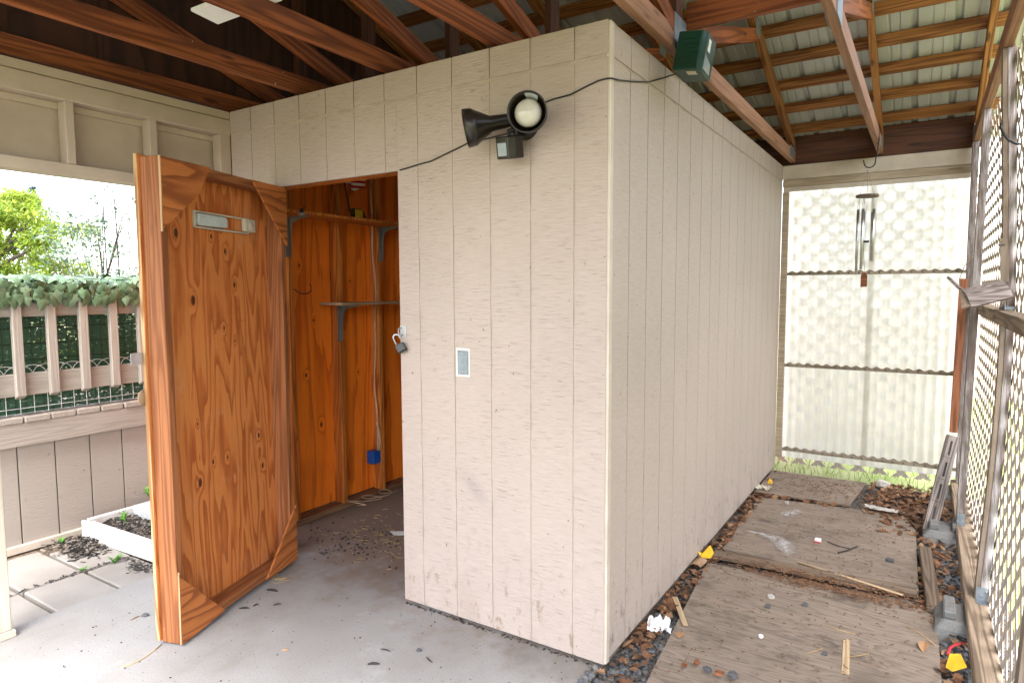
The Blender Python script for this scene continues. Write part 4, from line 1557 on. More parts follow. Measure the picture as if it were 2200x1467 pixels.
def block_mat():
    g = G('grey_cast_concrete')
    f = g.noise(g.coord((1, 1, 1)), 110.0, 3, 0.7)
    n = g.noise(g.coord((1, 1, 1)), 7.0, 4)
    c = g.mix(f, (0.09, 0.09, 0.088), (0.21, 0.21, 0.203))
    c = g.mix(g.math('MULTIPLY', g.ss(n, 0.5, 0.7), 0.6), c, (0.10, 0.085, 0.07))
    return g.done(c, 0.9, g.bump(f, 0.5, 0.005), spec=0.2)


M['block'] = block_mat()
block(1.262, 1.18, 1.1, 'grey concrete deck block under the nearer lattice post')
block(1.215, 2.45, 1.15, 'grey concrete deck block behind the foot of the slotted board')
block(1.255, 3.42, 0.95, 'grey concrete deck block in the far lattice corner')

# ------------------------------------------------------------------ plywood sheets and planks on the ground
def sheet(name, poly, z, th, mat, label, cat='plywood'):
    P_ = [Vector((x, y, 0)) for x, y in poly]
    c_ = sum(P_, Vector()) / len(P_)
    m = MB()
    m.slab([(p_.x - c_.x, p_.y - c_.y, 0) for p_ in P_], th)
    return tag(m.build(name, mat, None, Matrix.Translation((c_.x, c_.y, z)), 0.001), label, cat)


sheet('plywood_sheet', [(0.30, -1.35), (1.205, -1.35), (1.160, 1.20), (1.04, 1.33), (0.070, 1.25), (0.188, -0.03)], -0.008, 0.014, M['old_ply'],
      'nearest weathered plywood sheet on the ground beside the shed')
sheet('plywood_sheet', [(0.088, 1.50), (1.085, 1.46), (1.06, 2.45), (0.98, 2.75), (0.06, 2.62)], -0.010, 0.016, M['old_ply'],
      'middle weathered plywood sheet marked with white powder smears')
sheet('plywood_sheet', [(0.012, 2.72), (0.655, 2.74), (0.715, 3.40), (0.02, 3.40)], 0.003, 0.016, M['old_ply'],
      'small far plywood sheet against the fibreglass wall')
pk = plank('ground_plank', (0.07, 1.38, 0.012), (1.075, 1.435, 0.012), 0.10, 0.018, M['old_plank'])
tag(pk, 'weathered plank laid across between two plywood sheets', 'plank')
pk = plank('ground_plank', (0.19, -0.20, 0.012), (0.60, -0.26, 0.012), 0.13, 0.018, M['old_plank'])
tag(pk, 'short weathered plank at the near corner of the plywood sheet', 'plank')
pk = plank('wood_strip', (0.50, 1.52, 0.013), (1.02, 1.335, 0.026), 0.020, 0.006, M['pale_stick'])
tag(pk, 'pale broken wood strip lying across the plank', 'stick')

# ------------------------------------------------------------------ gravel, leaf litter, debris
ico = bmesh.new()
bmesh.ops.create_icosphere(ico, subdivisions=1, radius=1.0)
IV = [v.co.copy() for v in ico.verts]
IF = [tuple(v.index for v in f.verts) for f in ico.faces]
ico.free()
ico = bmesh.new()
bmesh.ops.create_icosphere(ico, subdivisions=3, radius=1.0)
IV3 = [v.co.copy() for v in ico.verts]
IF3 = [tuple(v.index for v in f.verts) for f in ico.faces]
ico.free()


def stones(mb, n, pick, r0, r1, zf, flat_=0.6, rng=None):
    rng = rng or random
    for _ in range(n):
        x, y = pick(rng)
        r = r0 + (r1 - r0) * rng.random() ** 2
        sx, sy, sz = rng.uniform(0.7, 1.3), rng.uniform(0.7, 1.3), rng.uniform(0.4, flat_ + 0.2)
        a = rng.uniform(0, 6.28)
        ca, sa = math.cos(a), math.sin(a)
        j = [rng.uniform(0.82, 1.15) for _ in range(len(IV))]
        vs = []
        for k, v in enumerate(IV):
            px_, py_, pz = v.x * sx * r * j[k], v.y * sy * r * j[k], v.z * sz * r * j[k]
            vs.append((x + px_ * ca - py_ * sa, y + px_ * sa + py_ * ca, zf(x, y) + r * sz * 0.4 + pz))
        mb.add(vs, IF)


def picker(regs):
    tot = sum((r[1] - r[0]) * (r[3] - r[2]) * (r[4] if len(r) > 4 else 1) for r in regs)

    def f(rng):
        t = rng.random() * tot
        for r in regs:
            t -= (r[1] - r[0]) * (r[3] - r[2]) * (r[4] if len(r) > 4 else 1)
            if t <= 0:
                break
        return rng.uniform(r[0], r[1]), rng.uniform(r[2], r[3])
    return f


rg = random.Random(11)
b = MB()
GR = [(0.006, 0.10, 0.0, 3.4, 1.0), (-0.055, 0.20, -0.6, 0.0, 2.2), (0.10, 0.19, 0.0, 0.6, 1.2), (1.165, 1.40, 0.2, 2.4, 1.6), (1.40, 1.45, 0.2, 3.4, 0.5), (0.72, 1.30, 2.75, 3.5, 0.7)]
stones(b, 4200, picker(GR), 0.006, 0.017, lambda x, y: -0.02 + (0.018 if x < -0.016 else 0), rng=rg)
tag(b.build('gravel', M['stones'], recalc=False), 'loose grey gravel along both sides of the plywood', 'gravel', kind='stuff')


def leaf(mb, x, y, z, L, rng, lobes=False, curl=0.35, tilt=0.5):
    a = rng.uniform(0, 6.28)
    rot = Matrix.Rotation(a, 3, 'Z') @ Matrix.Rotation(rng.uniform(-tilt, tilt), 3, 'X') @ Matrix.Rotation(rng.uniform(-tilt, tilt), 3, 'Y')
    if lobes:
        out = [(-0.5, 0.0), (-0.42, 0.16), (-0.5, 0.36), (-0.18, 0.27), (-0.05, 0.5), (0.1, 0.25), (0.36, 0.32), (0.28, 0.12), (0.55, 0.0)]
        out = out + [(u, -v) for u, v in out[-2:0:-1]]
    else:
        out = [(-0.5, 0), (-0.25, 0.17), (0.1, 0.22), (0.38, 0.1), (0.5, 0), (0.38, -0.1), (0.1, -0.22), (-0.25, -0.17)]
    c = rng.uniform(-curl, curl)
    vs = [Vector((0, 0, 0.0))] + [Vector((u, v, c * (u * u) + abs(v) * abs(c) * 1.2)) for u, v in out]
    vs = [Vector((x, y, z)) + rot @ (v * L) for v in vs]
    n = len(out)
    mb.add(vs, [(0, 1 + i, 1 + (i + 1) % n) for i in range(n)])


b = MB()
LR = [(0.01, 0.10, 0.25, 3.4, 2.4), (0.0, 0.15, -0.3, 0.25, 0.6), (1.09, 1.20, 1.1, 2.6, 1.6), (1.17, 1.32, 0.3, 2.7, 0.8), (0.74, 1.30, 2.60, 3.5, 2.0), (0.85, 1.15, 2.3, 2.7, 1.0), (0.1, 0.7, 2.66, 2.74, 1.0)]
pk_ = picker(LR)
for _ in range(2100):
    x, y = pk_(rg)
    leaf(b, x, y, -0.005 + rg.uniform(0.0, 0.022), rg.uniform(0.018, 0.062), rg, rg.random() < 0.4)
tag(b.build('leaf_litter', M['litter'], recalc=False), 'dry brown leaf litter piled along the edges of the plywood', 'leaves', kind='stuff')
b = MB()
for _ in range(2600):
    r = rg.random()
    if r < 0.55:
        x, y = rg.gauss(0.70, 0.30), rg.gauss(1.29, 0.05)
    elif r < 0.7:
        x, y = rg.gauss(0.45, 0.2), rg.gauss(3.1, 0.16)
    else:
        x, y = rg.uniform(0.15, 1.1), rg.uniform(-0.3, 2.7)
    if not (0.1 < x < 1.12):
        continue
    L = rg.uniform(0.004, 0.016) if r >= 0.7 else rg.uniform(0.006, 0.028)
    a = rg.uniform(0, 6.28)
    z = 0.0125 if y < 2.7 else 0.022
    if 1.3 < y < 1.5:
        z = 0.0225
    b.obox((x, y, z), (x + L * math.cos(a), y + L * math.sin(a), z + 0.001), 0.003, 0.002)
tag(b.build('needle_litter', M['litter'], recalc=False), 'fine brown bark and needle bits scattered over the plywood sheets', 'litter', kind='stuff')

# straw and soil crumbs on the shed floor and slab
b = MB()
for _ in range(200):
    x, y = rg.gauss(-1.75, 0.22), rg.gauss(0.62, 0.22)
    if y < 0.15 or x < -2.35 or x > -1.0:
        continue
    L = rg.uniform(0.008, 0.05)
    a = rg.uniform(0, 6.28)
    b.obox((x, y, 0.003), (x + L * math.cos(a), y + L * math.sin(a), 0.004 + rg.uniform(0, 0.006)), 0.0022, 0.0018)
tag(b.build('straw', M['straw'], recalc=False), 'loose straw bits on the dirty shed floor', 'straw', kind='stuff')
b = MB()
for _ in range(220):
    t_ = rg.random()
    x, y = rg.gauss(-1.85, 0.22), rg.gauss(0.42, 0.16)
    if y < 0.05 or x < -2.36:
        continue
    r = rg.uniform(0.002, 0.007)
    a = rg.uniform(0, 6.28)
    b.obox((x, y, 0.002), (x + r * 2 * math.cos(a), y + r * 2 * math.sin(a), 0.003), r * 1.2, r)
for _ in range(150):
    x, y = rg.uniform(-2.3, -0.1), rg.uniform(-1.2, 0.0)
    r = rg.uniform(0.001, 0.004)
    a = rg.uniform(0, 6.28)
    b.obox((x, y, 0.0015), (x + r * 2 * math.cos(a), y + r * 2 * math.sin(a), 0.002), r, r * 0.7)
for _ in range(260):
    x, y = rg.uniform(-1.08, 0.0), -abs(rg.gauss(0.006, 0.008))
    r = rg.uniform(0.001, 0.005)
    a = rg.uniform(0, 6.28)
    b.obox((x, y, 0.0015), (x + r * 2 * math.cos(a), y + r * 2 * math.sin(a), 0.002), r, r * 0.7)
tag(b.build('dirt_crumbs', M['mulch_base'], recalc=False), 'dark crumbs of dirt on the concrete floor', 'dirt', kind='stuff')


def chip(px, py, L, wd, ang, label, mat='twig', name='wood_chip', cat='debris', z=0.0, th=0.004, group=None):
    p_ = at(2, z, px, py)
    a = R(ang)
    d_ = Vector((math.cos(a), math.sin(a), 0)) * L / 2
    m = MB()
    bend = Vector((-d_.y, d_.x, 0)) * 0.25
    m.tube([p_ - d_ + Vector((0, 0, th * 0.6)), p_ - d_ * 0.3 + bend * 0.4 + Vector((0, 0, th * 0.9)), p_ + d_ * 0.4 + bend * 0.3 + Vector((0, 0, th)), p_ + d_ + Vector((0, 0, th * 0.6))],
           [wd * 0.25, wd * 0.5, wd * 0.45, wd * 0.15], 6)
    return tag(m.build(name, M[mat]), label, cat, group)


gp = 'dark wood chips on the concrete slab'
chip(585, 1269, 0.065, 0.014, 20, 'largest dark forked bark chip near the door foot', group=gp)
chip(525, 1307, 0.05, 0.010, 35, 'dark sliver of bark nearest the door rail', group=gp)
chip(550, 1300, 0.03, 0.008, 80, 'dark bark crumb between two slivers by the door', group=gp)
chip(596, 1299, 0.04, 0.010, 50, 'dark bark sliver right of the others by the door', group=gp)
chip(312, 1323, 0.035, 0.022, 40, 'blue grey pebble-like chip left of the door', 'dark_rock', group=gp)
chip(290, 1328, 0.045, 0.007, 95, 'small brown curled stem left of the open door', 'card', 'stem')
chip(612, 1397, 0.03, 0.010, 30, 'small brown chip on bare concrete in front of the door', 'card', group=gp)
chip(828, 1397, 0.05, 0.006, 10, 'thin dark sliver on the concrete below the doorway', group=gp)
chip(900, 1398, 0.022, 0.018, 40, 'small slate chip on the concrete below the padlock', 'dark_rock', group=gp)
chip(922, 1417, 0.05, 0.006, 160, 'thin curved dark stem on the concrete near the wall', group=gp)
chip(803, 1427, 0.05, 0.012, 35, 'dark leaf scrap near the bottom edge of the slab', group=gp)
chip(992, 1334, 0.06, 0.014, 150, 'dark leaf crumbs at the foot of the beige wall', group=gp)
b = MB()
pts = [at(2, 0.003, *p_) for p_ in ((347, 1383), (330, 1398), (310, 1412), (285, 1425), (262, 1432))]
b.tube(pts, 0.002, 5)
tag(b.build('dry_straw', M['straw']), 'long thin dry stem on the slab beside the door corner', 'stem')
b = MB()
c0 = at(2, 0.004, 592, 1242)
for k in range(9):
    r_, a0 = rg.uniform(0.02, 0.06), rg.uniform(0, 6.28)
    o_ = Vector((rg.uniform(-0.03, 0.05), rg.uniform(-0.03, 0.03), 0))
    b.tube([c0 + o_ + Vector((r_ * math.cos(a0 + t_ * 0.5), 0.7 * r_ * math.sin(a0 + t_ * 0.5), 0.004 + 0.008 * abs(math.sin(t_)))) for t_ in range(8)], 0.0011, 4)
tag(b.build('straw_tuft', M['straw']), 'curly tuft of straw under the bottom corner of the door', 'straw')
b = MB()
q = [at(2, 0.003, *p_) for p_ in ((838, 1141), (846, 1149), (868, 1149), (870, 1141))]
b.slab(q, 0.002)
tag(b.build('paper_scrap', M['paper']), 'small white paper scrap on the shed floor at the wall edge', 'paper')


def crumple(cx_, cy_, z, sx, sy, hgt, mat, label, name, cat, seed, rot=0.0, n=18):
    rr_ = random.Random(seed)
    m = MB()
    vs, fs = [], []
    for i in range(n + 1):
        for j in range(n + 1):
            u, v = i / n - 0.5, j / n - 0.5
            e = 1 + 0.22 * mnoise.noise(Vector((u * 6, v * 6, seed + 0.5)))
            h = hgt * abs(mnoise.noise(Vector((u * 5 + seed, v * 5, seed * 0.37)))) * 1.7 + hgt * 0.22 * abs(mnoise.noise(Vector((u * 11, v * 11 + seed, 1.7))))
            x_, y_ = u * sx * e, v * sy * e
            vs.append((cx_ + x_ * math.cos(rot) - y_ * math.sin(rot), cy_ + x_ * math.sin(rot) + y_ * math.cos(rot), z + h))
    for i in range(n):
        for j in range(n):
            a = i * (n + 1) + j
            fs.append((a, a + n + 1, a + n + 2, a + 1))
    m.add(vs, fs)
    return tag(m.build(name, M[mat], recalc=False), label, cat)


c0 = at(2, 0.0, 1415, 1350)
crumple(c0.x, c0.y, 0.010, 0.10, 0.13, 0.030, 'paper', 'crumpled white paper in the leaves at the shed wall foot', 'crumpled_paper', 'paper', 5, 0.4)
c0 = at(2, 0.02, 1893, 1094)
crumple(c0.x, c0.y, 0.02, 0.20, 0.09, 0.014, 'white_rock', 'flattened pale plastic bag in the far leaves', 'plastic_bag', 'bag', 8, -0.1)
c0 = at(2, 0.02, 1632, 1048)
crumple(c0.x + 0.02, c0.y, 0.02, 0.11, 0.10, 0.02, 'old_plastic', 'clear plastic scrap at the far foot of the shed wall', 'plastic_scrap', 'plastic', 12)


def folded(px_pts, z0, z1, mat, label, name, cat):
    """a folded sheet standing on the ground: pixel outline, heights per corner"""
    m = MB()
    P_ = [at(2, z, *p_) for p_, z in zip(px_pts, z1)]
    m.slab(P_, 0.003)
    return tag(m.build(name, M[mat]), label, cat)


def yellow_paper(faces, label):
    """folded paper: each facet an outline of (axis-plane y, px, py) corners"""
    m = MB()
    for f_ in faces:
        m.slab([at(1, y_, px, py) for y_, px, py in f_], 0.0012)
    return tag(m.build('yellow_paper', M['yellow']), label, 'paper', 'folded yellow papers')


yellow_paper([[(1.285, 1502, 1197), (1.285, 1527, 1199), (1.31, 1534, 1186), (1.33, 1526, 1170)], [(1.30, 1499, 1183), (1.29, 1504, 1196), (1.315, 1511, 1189)]],
             'folded bright yellow paper against the middle of the shed wall')
yellow_paper([[(0.70, 2032, 1433), (0.66, 2046, 1442), (0.68, 2078, 1433), (0.72, 2052, 1421)], [(0.70, 2032, 1433), (0.72, 2052, 1421), (0.78, 2064, 1404), (0.77, 2041, 1404)],
              [(0.72, 2052, 1421), (0.68, 2078, 1433), (0.78, 2064, 1404)]], 'folded yellow paper on gravel beside the lattice wall')
yellow_paper([[(2.98, 1648, 1040), (2.96, 1660, 1041), (3.0, 1659, 1032), (3.0, 1653, 1027)]], 'small yellow paper scrap at the far end of the shed wall')
# curled cardboard
b = MB()
c0 = at(2, 0.0, 1500, 1217)
vs = []
for i in range(9):
    a = R(-20 + i * 20)
    x_, z_ = 0.035 * math.cos(a), 0.006 + 0.022 * max(0, math.sin(a)) + 0.004
    vs += [(c0.x - 0.01 + x_ * 0.9, c0.y - 0.05 + x_ * 0.4, z_), (c0.x - 0.01 + x_ * 0.9 + 0.01, c0.y + 0.06 + x_ * 0.4, z_)]
b.add(vs, [(2 * i, 2 * i + 1, 2 * i + 3, 2 * i + 2) for i in range(8)], True)
tag(b.build('cardboard_scrap', M['card'], recalc=False), 'curled brown cardboard scrap beside the yellow paper', 'cardboard')
# paint sticks
p0, p1 = at(2, 0.012, 1450, 1283), at(2, 0.014, 1473, 1343)
s1 = plank('paint_stick', (p0.x, p0.y, 0.016), (p1.x, p1.y, 0.012), 0.026, 0.004, M['pale_stick'])
tag(s1, 'pale wooden paint stick half over the shed-side leaves', 'stick', 'wooden paint sticks')
p0, p1 = at(2, 0.010, 1819, 1372), at(2, 0.010, 1816, 1446)
s1 = plank('paint_stick', (p0.x, p0.y, 0.0085), (p1.x, p1.y, 0.0085), 0.030, 0.004, M['pale_stick'])
tag(s1, 'pale wooden paint stick lying flat on the nearest plywood', 'stick', 'wooden paint sticks')


def bit(px, py, r, mat, label, name, cat, seed, z=0.008, group=None, fl=0.6):
    rr_ = random.Random(seed)
    p_ = at(2, z, px, py)
    m = MB()
    ax_, ay_ = rr_.uniform(0.75, 1.2), rr_.uniform(0.65, 1.05)
    vs = []
    for v in IV3:
        w_ = 1 + 0.35 * mnoise.noise(v * 1.3 + Vector((seed * 3.1, 0, 0))) + 0.10 * mnoise.noise(v * 4 + Vector((0, seed, 0)))
        q_ = Vector((max(-0.8, min(0.75, v.x)), max(-0.75, min(0.8, v.y)), max(-0.7, min(0.72, v.z)))) * w_
        vs.append((p_.x + q_.x * r * ax_, p_.y + q_.y * r * ay_, z + r * fl * 0.6 + q_.z * r * fl))
    m.add(vs, IF3)
    return tag(m.build(name, M[mat]), label, cat, group)


gs = 'small stones on the plywood sheets'
bit(1650, 1304, 0.017, 'dark_rock', 'dark stone in the middle of the nearest plywood', 'stone', 'stone', 1, group=gs)
bit(1657, 1283, 0.016, 'white_rock', 'pale stone behind the dark one on the nearest plywood', 'stone', 'stone', 2, group=gs)
bit(1730, 1300, 0.017, 'dark_rock', 'dark stone right of centre on the nearest plywood', 'stone', 'stone', 3, group=gs)
bit(1635, 1368, 0.014, 'paper', 'white broken pebble low on the nearest plywood', 'stone', 'stone', 4, group=gs)
bit(1912, 1206, 0.022, 'dark_rock', 'dark slate on the right part of the middle plywood', 'stone', 'stone', 5, 0.006, group=gs)
bit(1772, 1405, 0.012, 'dark_rock', 'small dark pebble left of the flat paint stick', 'stone', 'stone', 6, group=gs)
bit(1690, 1081, 0.02, 'white_rock', 'pale round stone at the edge of the small far plywood', 'stone', 'stone', 7, 0.006, group=gs)
bit(1898, 1048, 0.055, 'white_rock', 'large pale rock in the far leaf pile', 'rock', 'rock', 9, -0.01, fl=0.8)
bit(2085, 1395, 0.030, 'white_rock', 'rounded tan rock beside the lattice rail', 'rock', 'rock', 10, -0.015)
for (px, py, r, sd_) in ((1497, 1424, 0.016, 21), (1520, 1440, 0.018, 22), (1545, 1448, 0.016, 23), (1575, 1452, 0.02, 24), (1470, 1430, 0.014, 25)):
    bit(px, py, r, 'red_board' if sd_ % 2 else 'dark_rock', 'reddish or dark chip in the row on the near plank', 'stone_chip', 'stone', sd_, 0.02, group='stone chips along the near plank')
# red-white carton scrap, twigs, dry leaves
m = MB()
p_ = at(2, 0.008, 1757, 1163)
m.box(p_.x - 0.018, p_.x + 0.018, p_.y - 0.02, p_.y + 0.02, 0.0065, 0.026)
cs = thing('carton_scrap', 'small torn white and red carton on the middle plywood', 'carton', (p_.x, p_.y, 0.006))
m.build('carton', M['paper'], cs, bevel=0.003)
m = MB()
m.box(p_.x - 0.0185, p_.x + 0.0185, p_.y - 0.0208, p_.y - 0.0201, 0.008, 0.016)
m.build('red_band', M['red'], cs)
for (pp, lab, r_) in ((((1778, 1163), (1800, 1172), (1825, 1178)), 'thin dark twig on the middle plywood', 0.003), (((1800, 1187), (1820, 1182), (1842, 1173)), 'shorter dark twig crossing the end of another', 0.004)):
    m = MB()
    m.tube([at(2, 0.012, *p_) for p_ in pp], r_, 6)
    tag(m.build('twig', M['twig']), lab, 'twig', 'dark twigs on the middle plywood')
for (pp, lab) in ((((1975, 1400), (1985, 1388), (2000, 1372)), 'brown curled dry leaf at the right edge of the nearest plywood'),):
    m = MB()
    c0 = at(2, 0.012, *pp[1])
    leaf(m, c0.x, c0.y, 0.018, 0.10, random.Random(4), False, 0.5, 0.2)
    tag(m.build('dry_leaf', M['tan_leaf'], recalc=False), lab, 'leaf')
m = MB()
c0 = at(2, 0.010, 1461, 1365)
leaf(m, c0.x, c0.y, 0.014, 0.055, random.Random(6), True, 0.3, 0.2)
tag(m.build('dry_leaf', M['tan_leaf'], recalc=False), 'tan lobed dry leaf on the corner of the nearest plywood', 'leaf')
for (pp, lab) in ((((1778, 1344), (1800, 1352), (1838, 1362)), 'long bent straw above the flat paint stick'), (((1815, 1410), (1845, 1408), (1866, 1403), (1865, 1396)), 'straw laid across the flat paint stick'),
                  (((1730, 1404), (1750, 1398), (1768, 1392)), 'short straw left of the flat paint stick'), (((1948, 1345), (1975, 1358), (2010, 1385)), 'straw near the right edge of the nearest plywood')):
    m = MB()
    m.tube([at(2, 0.012, *p_) for p_ in pp], 0.0016, 5)
    tag(m.build('dry_straw', M['straw']), lab, 'straw', 'straws on the nearest plywood')
# red string and black strap near the deck block
m = MB()
m.tube([at(2, 0.012, *p_) for p_ in ((2037, 1405), (2040, 1392), (2050, 1385), (2062, 1382), (2075, 1380))], 0.006, 6)
tag(m.build('red_cord', M['red']), 'frayed red cord on the gravel by the deck block', 'cord')
m = MB()
m.tube([at(2, 0.03, *p_) for p_ in ((2058, 1367), (2070, 1374), (2085, 1376), (2092, 1370), (2084, 1366))], 0.009, 6)
tag(m.build('black_strap', M['black']), 'short black rubber strap on the gravel by the deck block', 'strap')


# white powder smears on the middle sheet: thin crust with its own ragged outline
def crust(pts, label, seed):
    g, n = chalky('white_powder')
    c = g.mix(n, (0.42, 0.40, 0.38), (0.68, 0.67, 0.66))
    p = g.n('ShaderNodeBsdfPrincipled')
    g.put(p.inputs['Base Color'], c)
    p.inputs['Roughness'].default_value = 0.95
    t = g.n('ShaderNodeBsdfTransparent')
    mx = g.n('ShaderNodeMixShader')
    n3 = g.noise(g.coord((1, 1, 1)), 22.0, 8, 0.85)
    uvd = g.n('ShaderNodeVertexColor', layer_name='edge').outputs[0]
    f = g.math('MULTIPLY', g.ss(g.math('ADD', n3, g.math('MULTIPLY', g.sep(uvd)[0], 0.5)), 0.70, 1.2), 0.75)
    g.put(mx.inputs[0], f)
    g.t.links.new(t.outputs[0], mx.inputs[1])
    g.t.links.new(p.outputs[0], mx.inputs[2])
    g.t.links.new(mx.outputs[0], g.o.inputs[0])
    m = MB()
    vs, fs, cols = [], [], []
    P_ = [at(2, 0.0072, *p_[:2]) for p_ in pts]
    for i, p_ in enumerate(P_):
        d_ = (P_[min(i + 1, len(P_) - 1)] - P_[max(i - 1, 0)]).normalized()
        s_ = Vector((-d_.y, d_.x, 0)) * pts[i][2]
        for k in range(-2, 3):
            vs.append(p_ + s_ * (k / 2))
            cols.append((0, 0.7, 1, 0.7, 0)[k + 2] * (0 if i in (0, len(P_) - 1) else 1))
    for i in range(len(P_) - 1):
        for k in range(4):
            a = i * 5 + k
            fs.append((a, a + 1, a + 6, a + 5))
    m.add(vs, fs)
    o_ = m.build('white_powder', g.m, recalc=False)
    ca = o_.data.color_attributes.new('edge', 'FLOAT_COLOR', 'POINT')
    for i, c_ in enumerate(cols):
        ca.data[i].color = (c_, c_, c_, 1)
    return tag(o_, label, 'powder', kind='stuff')


crust([(1600, 1138, 0.02), (1615, 1142, 0.03), (1640, 1147, 0.05), (1665, 1155, 0.09), (1685, 1168, 0.11), (1690, 1185, 0.09), (1690, 1200, 0.06)], 'curved smear of white powder on the middle plywood', 3)
crust([(1672, 1108, 0.03), (1685, 1106, 0.07), (1697, 1102, 0.09), (1712, 1096, 0.07), (1722, 1090, 0.03)], 'small white powder smear on the middle plywood', 4)

# ------------------------------------------------------------------ outside, left: raised deck
dk = thing('deck', 'raised taupe deck with grooved skirting and baluster railing', 'deck', (-4.2, 0.2, -0.05))
DX = -3.56
b = MB()
y = -2.74
while y < 3.4:
    b.box(DX - 0.02, DX - 0.002, y + 0.004, y + 0.2032 - 0.004, -0.04, 0.617)
    y += 0.2032
b.build('skirting', M['deck_paint'], dk, bevel=0.001)
b = MB()
b.box(DX - 0.03, DX - 0.021, -2.7, 3.4, -0.04, 0.617)
b.build('skirting_backing', M['deck_paint'], dk)
plank('base_strip', (DX + 0.012, -2.7, -0.012), (DX + 0.012, -0.36, -0.012), 0.03, 0.045, M['cream_board'], dk)
plank('rim_board', (DX + 0.008, -2.7, 0.687), (DX + 0.008, 3.4, 0.687), 0.036, 0.140, M['taupe_board'], dk, bevel=0.003)
for k in range(40):
    y = -2.42 + k * 0.146
    b = MB()
    b.box(-4.3, DX + 0.032 + random.uniform(-0.004, 0.004), y, y + 0.139, 0.7575, 0.797)
    b.build('deck_board', M['taupe_board'], dk, bevel=0.006)
plank('lower_rail', (DX - 0.005, -2.7, 0.99), (DX - 0.005, 3.4, 0.99), 0.036, 0.135, M['taupe_board'], dk, bevel=0.003)
plank('upper_rail', (DX - 0.005, -2.7, 1.446), (DX - 0.005, 3.4, 1.446), 0.036, 0.088, M['taupe_board'], dk, bevel=0.003)
for k in range(24):
    y = -2.12 + k * 0.181 - 0.001
    y = -0.682 + (k - 8) * 0.1825
    b = MB()
    x0, x1 = DX + 0.0135, DX + 0.0515
    b.slab([(x0, y - 0.025, 0.905), (x1, y - 0.025, 0.925), (x1, y - 0.025, 1.497), (x0, y - 0.025, 1.497)], -0.050)
    b.build('baluster', M['taupe_post'], dk, bevel=0.003)
b = MB()
b.box(-3.66, -3.655, -2.7, 3.4, 0.80, 1.60)
b.build('privacy_screen', M['screen'], dk)
b = MB()
y = -2.7
while y < 3.4:
    b.tube([(-3.645, y, 0.80), (-3.645, y, 1.62)], 0.0022, 4, False)
    y += 0.0508
z = 0.83
while z < 1.62:
    b.tube([(-3.645, -2.7, z), (-3.645, 3.4, z)], 0.0022, 4, False)
    z += 0.1
b.build('mesh_wires', M['twig'], dk)

wf = thing('wire_fence', 'white hooped wire edging fence standing along the deck edge', 'fence', (-3.62, 0, 0.8))
b = MB()
y = -2.6
k_ = 0
while y < 3.2:
    b.tube([(-3.628, y, 0.78), (-3.628, y, 0.98)] + [(-3.628 + 0.002 * (k_ % 2), y + 0.075 - 0.075 * math.cos(R(a)), 1.040 + 0.060 * math.sin(R(a))) for a in range(0, 181, 20)] +
           [(-3.628, y + 0.150, 0.98)], 0.0022, 5, False)
    y += 0.075
    k_ += 1
b.build('hoop', M['wire_white'], wf)
b = MB()
for z in (0.835,):
    b.tube([(-3.624, -2.6, z), (-3.624, 3.2, z)], 0.0022, 5)
b.build('cross_wire', M['wire_white'], wf)

# ivy garland
def ivy_leaf(mb, pos, rot, L, fold):
    out = [(0.0, 0.0), (-0.20, 0.30), (0.10, 0.36), (0.18, 0.56), (0.42, 0.34), (0.62, 0.26), (1.0, 0.0)]
    vs = []
    for sgn in (1, -1):
        for (u, v) in out:
            vs.append(Vector((u - 0.2, sgn * v, -fold * abs(v) - 0.30 * u * u)))
    mid = [Vector((0.2, 0, 0.02)), Vector((0.0, 0, 0.0))]
    vs = [v * L for v in vs] + [m_ * L for m_ in mid]
    vs = [Vector(pos) + rot @ v for v in vs]
    n = len(out)
    c_ = 2 * n
    fs = [(c_, i, i + 1) for i in range(n - 1)] + [(c_, n + i + 1, n + i) for i in range(n - 1)]
    mb.add(vs, fs, True)


iv = thing('ivy_garland', 'artificial green ivy garland draped along the deck railing top', 'ivy', (-3.6, -0.2, 1.5))
b = MB()
ri = random.Random(21)
for k in range(760):
    y = ri.uniform(-1.3, 0.9)
    t_ = ri.random()
    if t_ < 0.45:                               # hanging on the front
        x, z = -3.50 + ri.uniform(-0.02, 0.02), ri.uniform(1.50, 1.60)
        rot = Matrix.Rotation(ri.uniform(-0.5, 0.5), 3, 'X') @ Matrix.Rotation(R(90) + ri.uniform(-0.35, 0.3), 3, 'Y') @ Matrix.Rotation(ri.uniform(-0.7, 0.7), 3, 'X')
    elif t_ < 0.85:                             # lying over the top
        x, z = -3.56 + ri.uniform(-0.12, 0.05), 1.60 + ri.uniform(0.0, 0.05)
        rot = Matrix.Rotation(ri.uniform(-0.9, 0.9), 3, 'Z') @ Matrix.Rotation(R(25) + ri.uniform(-0.3, 0.4), 3, 'Y') @ Matrix.Rotation(ri.uniform(-0.3, 0.3), 3, 'X')
    else:
        x, z = -3.70 + ri.uniform(-0.08, 0.05), 1.60 + ri.uniform(0.0, 0.07)
        rot = Matrix.Rotation(ri.uniform(0, 6.28), 3, 'Z') @ Matrix.Rotation(ri.uniform(-0.5, 0.5), 3, 'Y')
    ivy_leaf(b, (x, y, z), rot, ri.uniform(0.055, 0.092), ri.uniform(0.1, 0.5))
b.build('leaves', M['ivy'], iv, recalc=False)
b = MB()
for z in (1.53, 1.58, 1.63):
    b.tube([(-3.535, -2.6 + 0.2 * i, z + 0.006 * math.sin(i * 1.7)) for i in range(26)], 0.003, 5)
for k in range(50):
    b.tube([(-3.532, -2.5 + k * 0.1, 1.50), (-3.532, -2.5 + k * 0.1, 1.64)], 0.002, 4)
b.build('trellis', M['ivy'], iv)

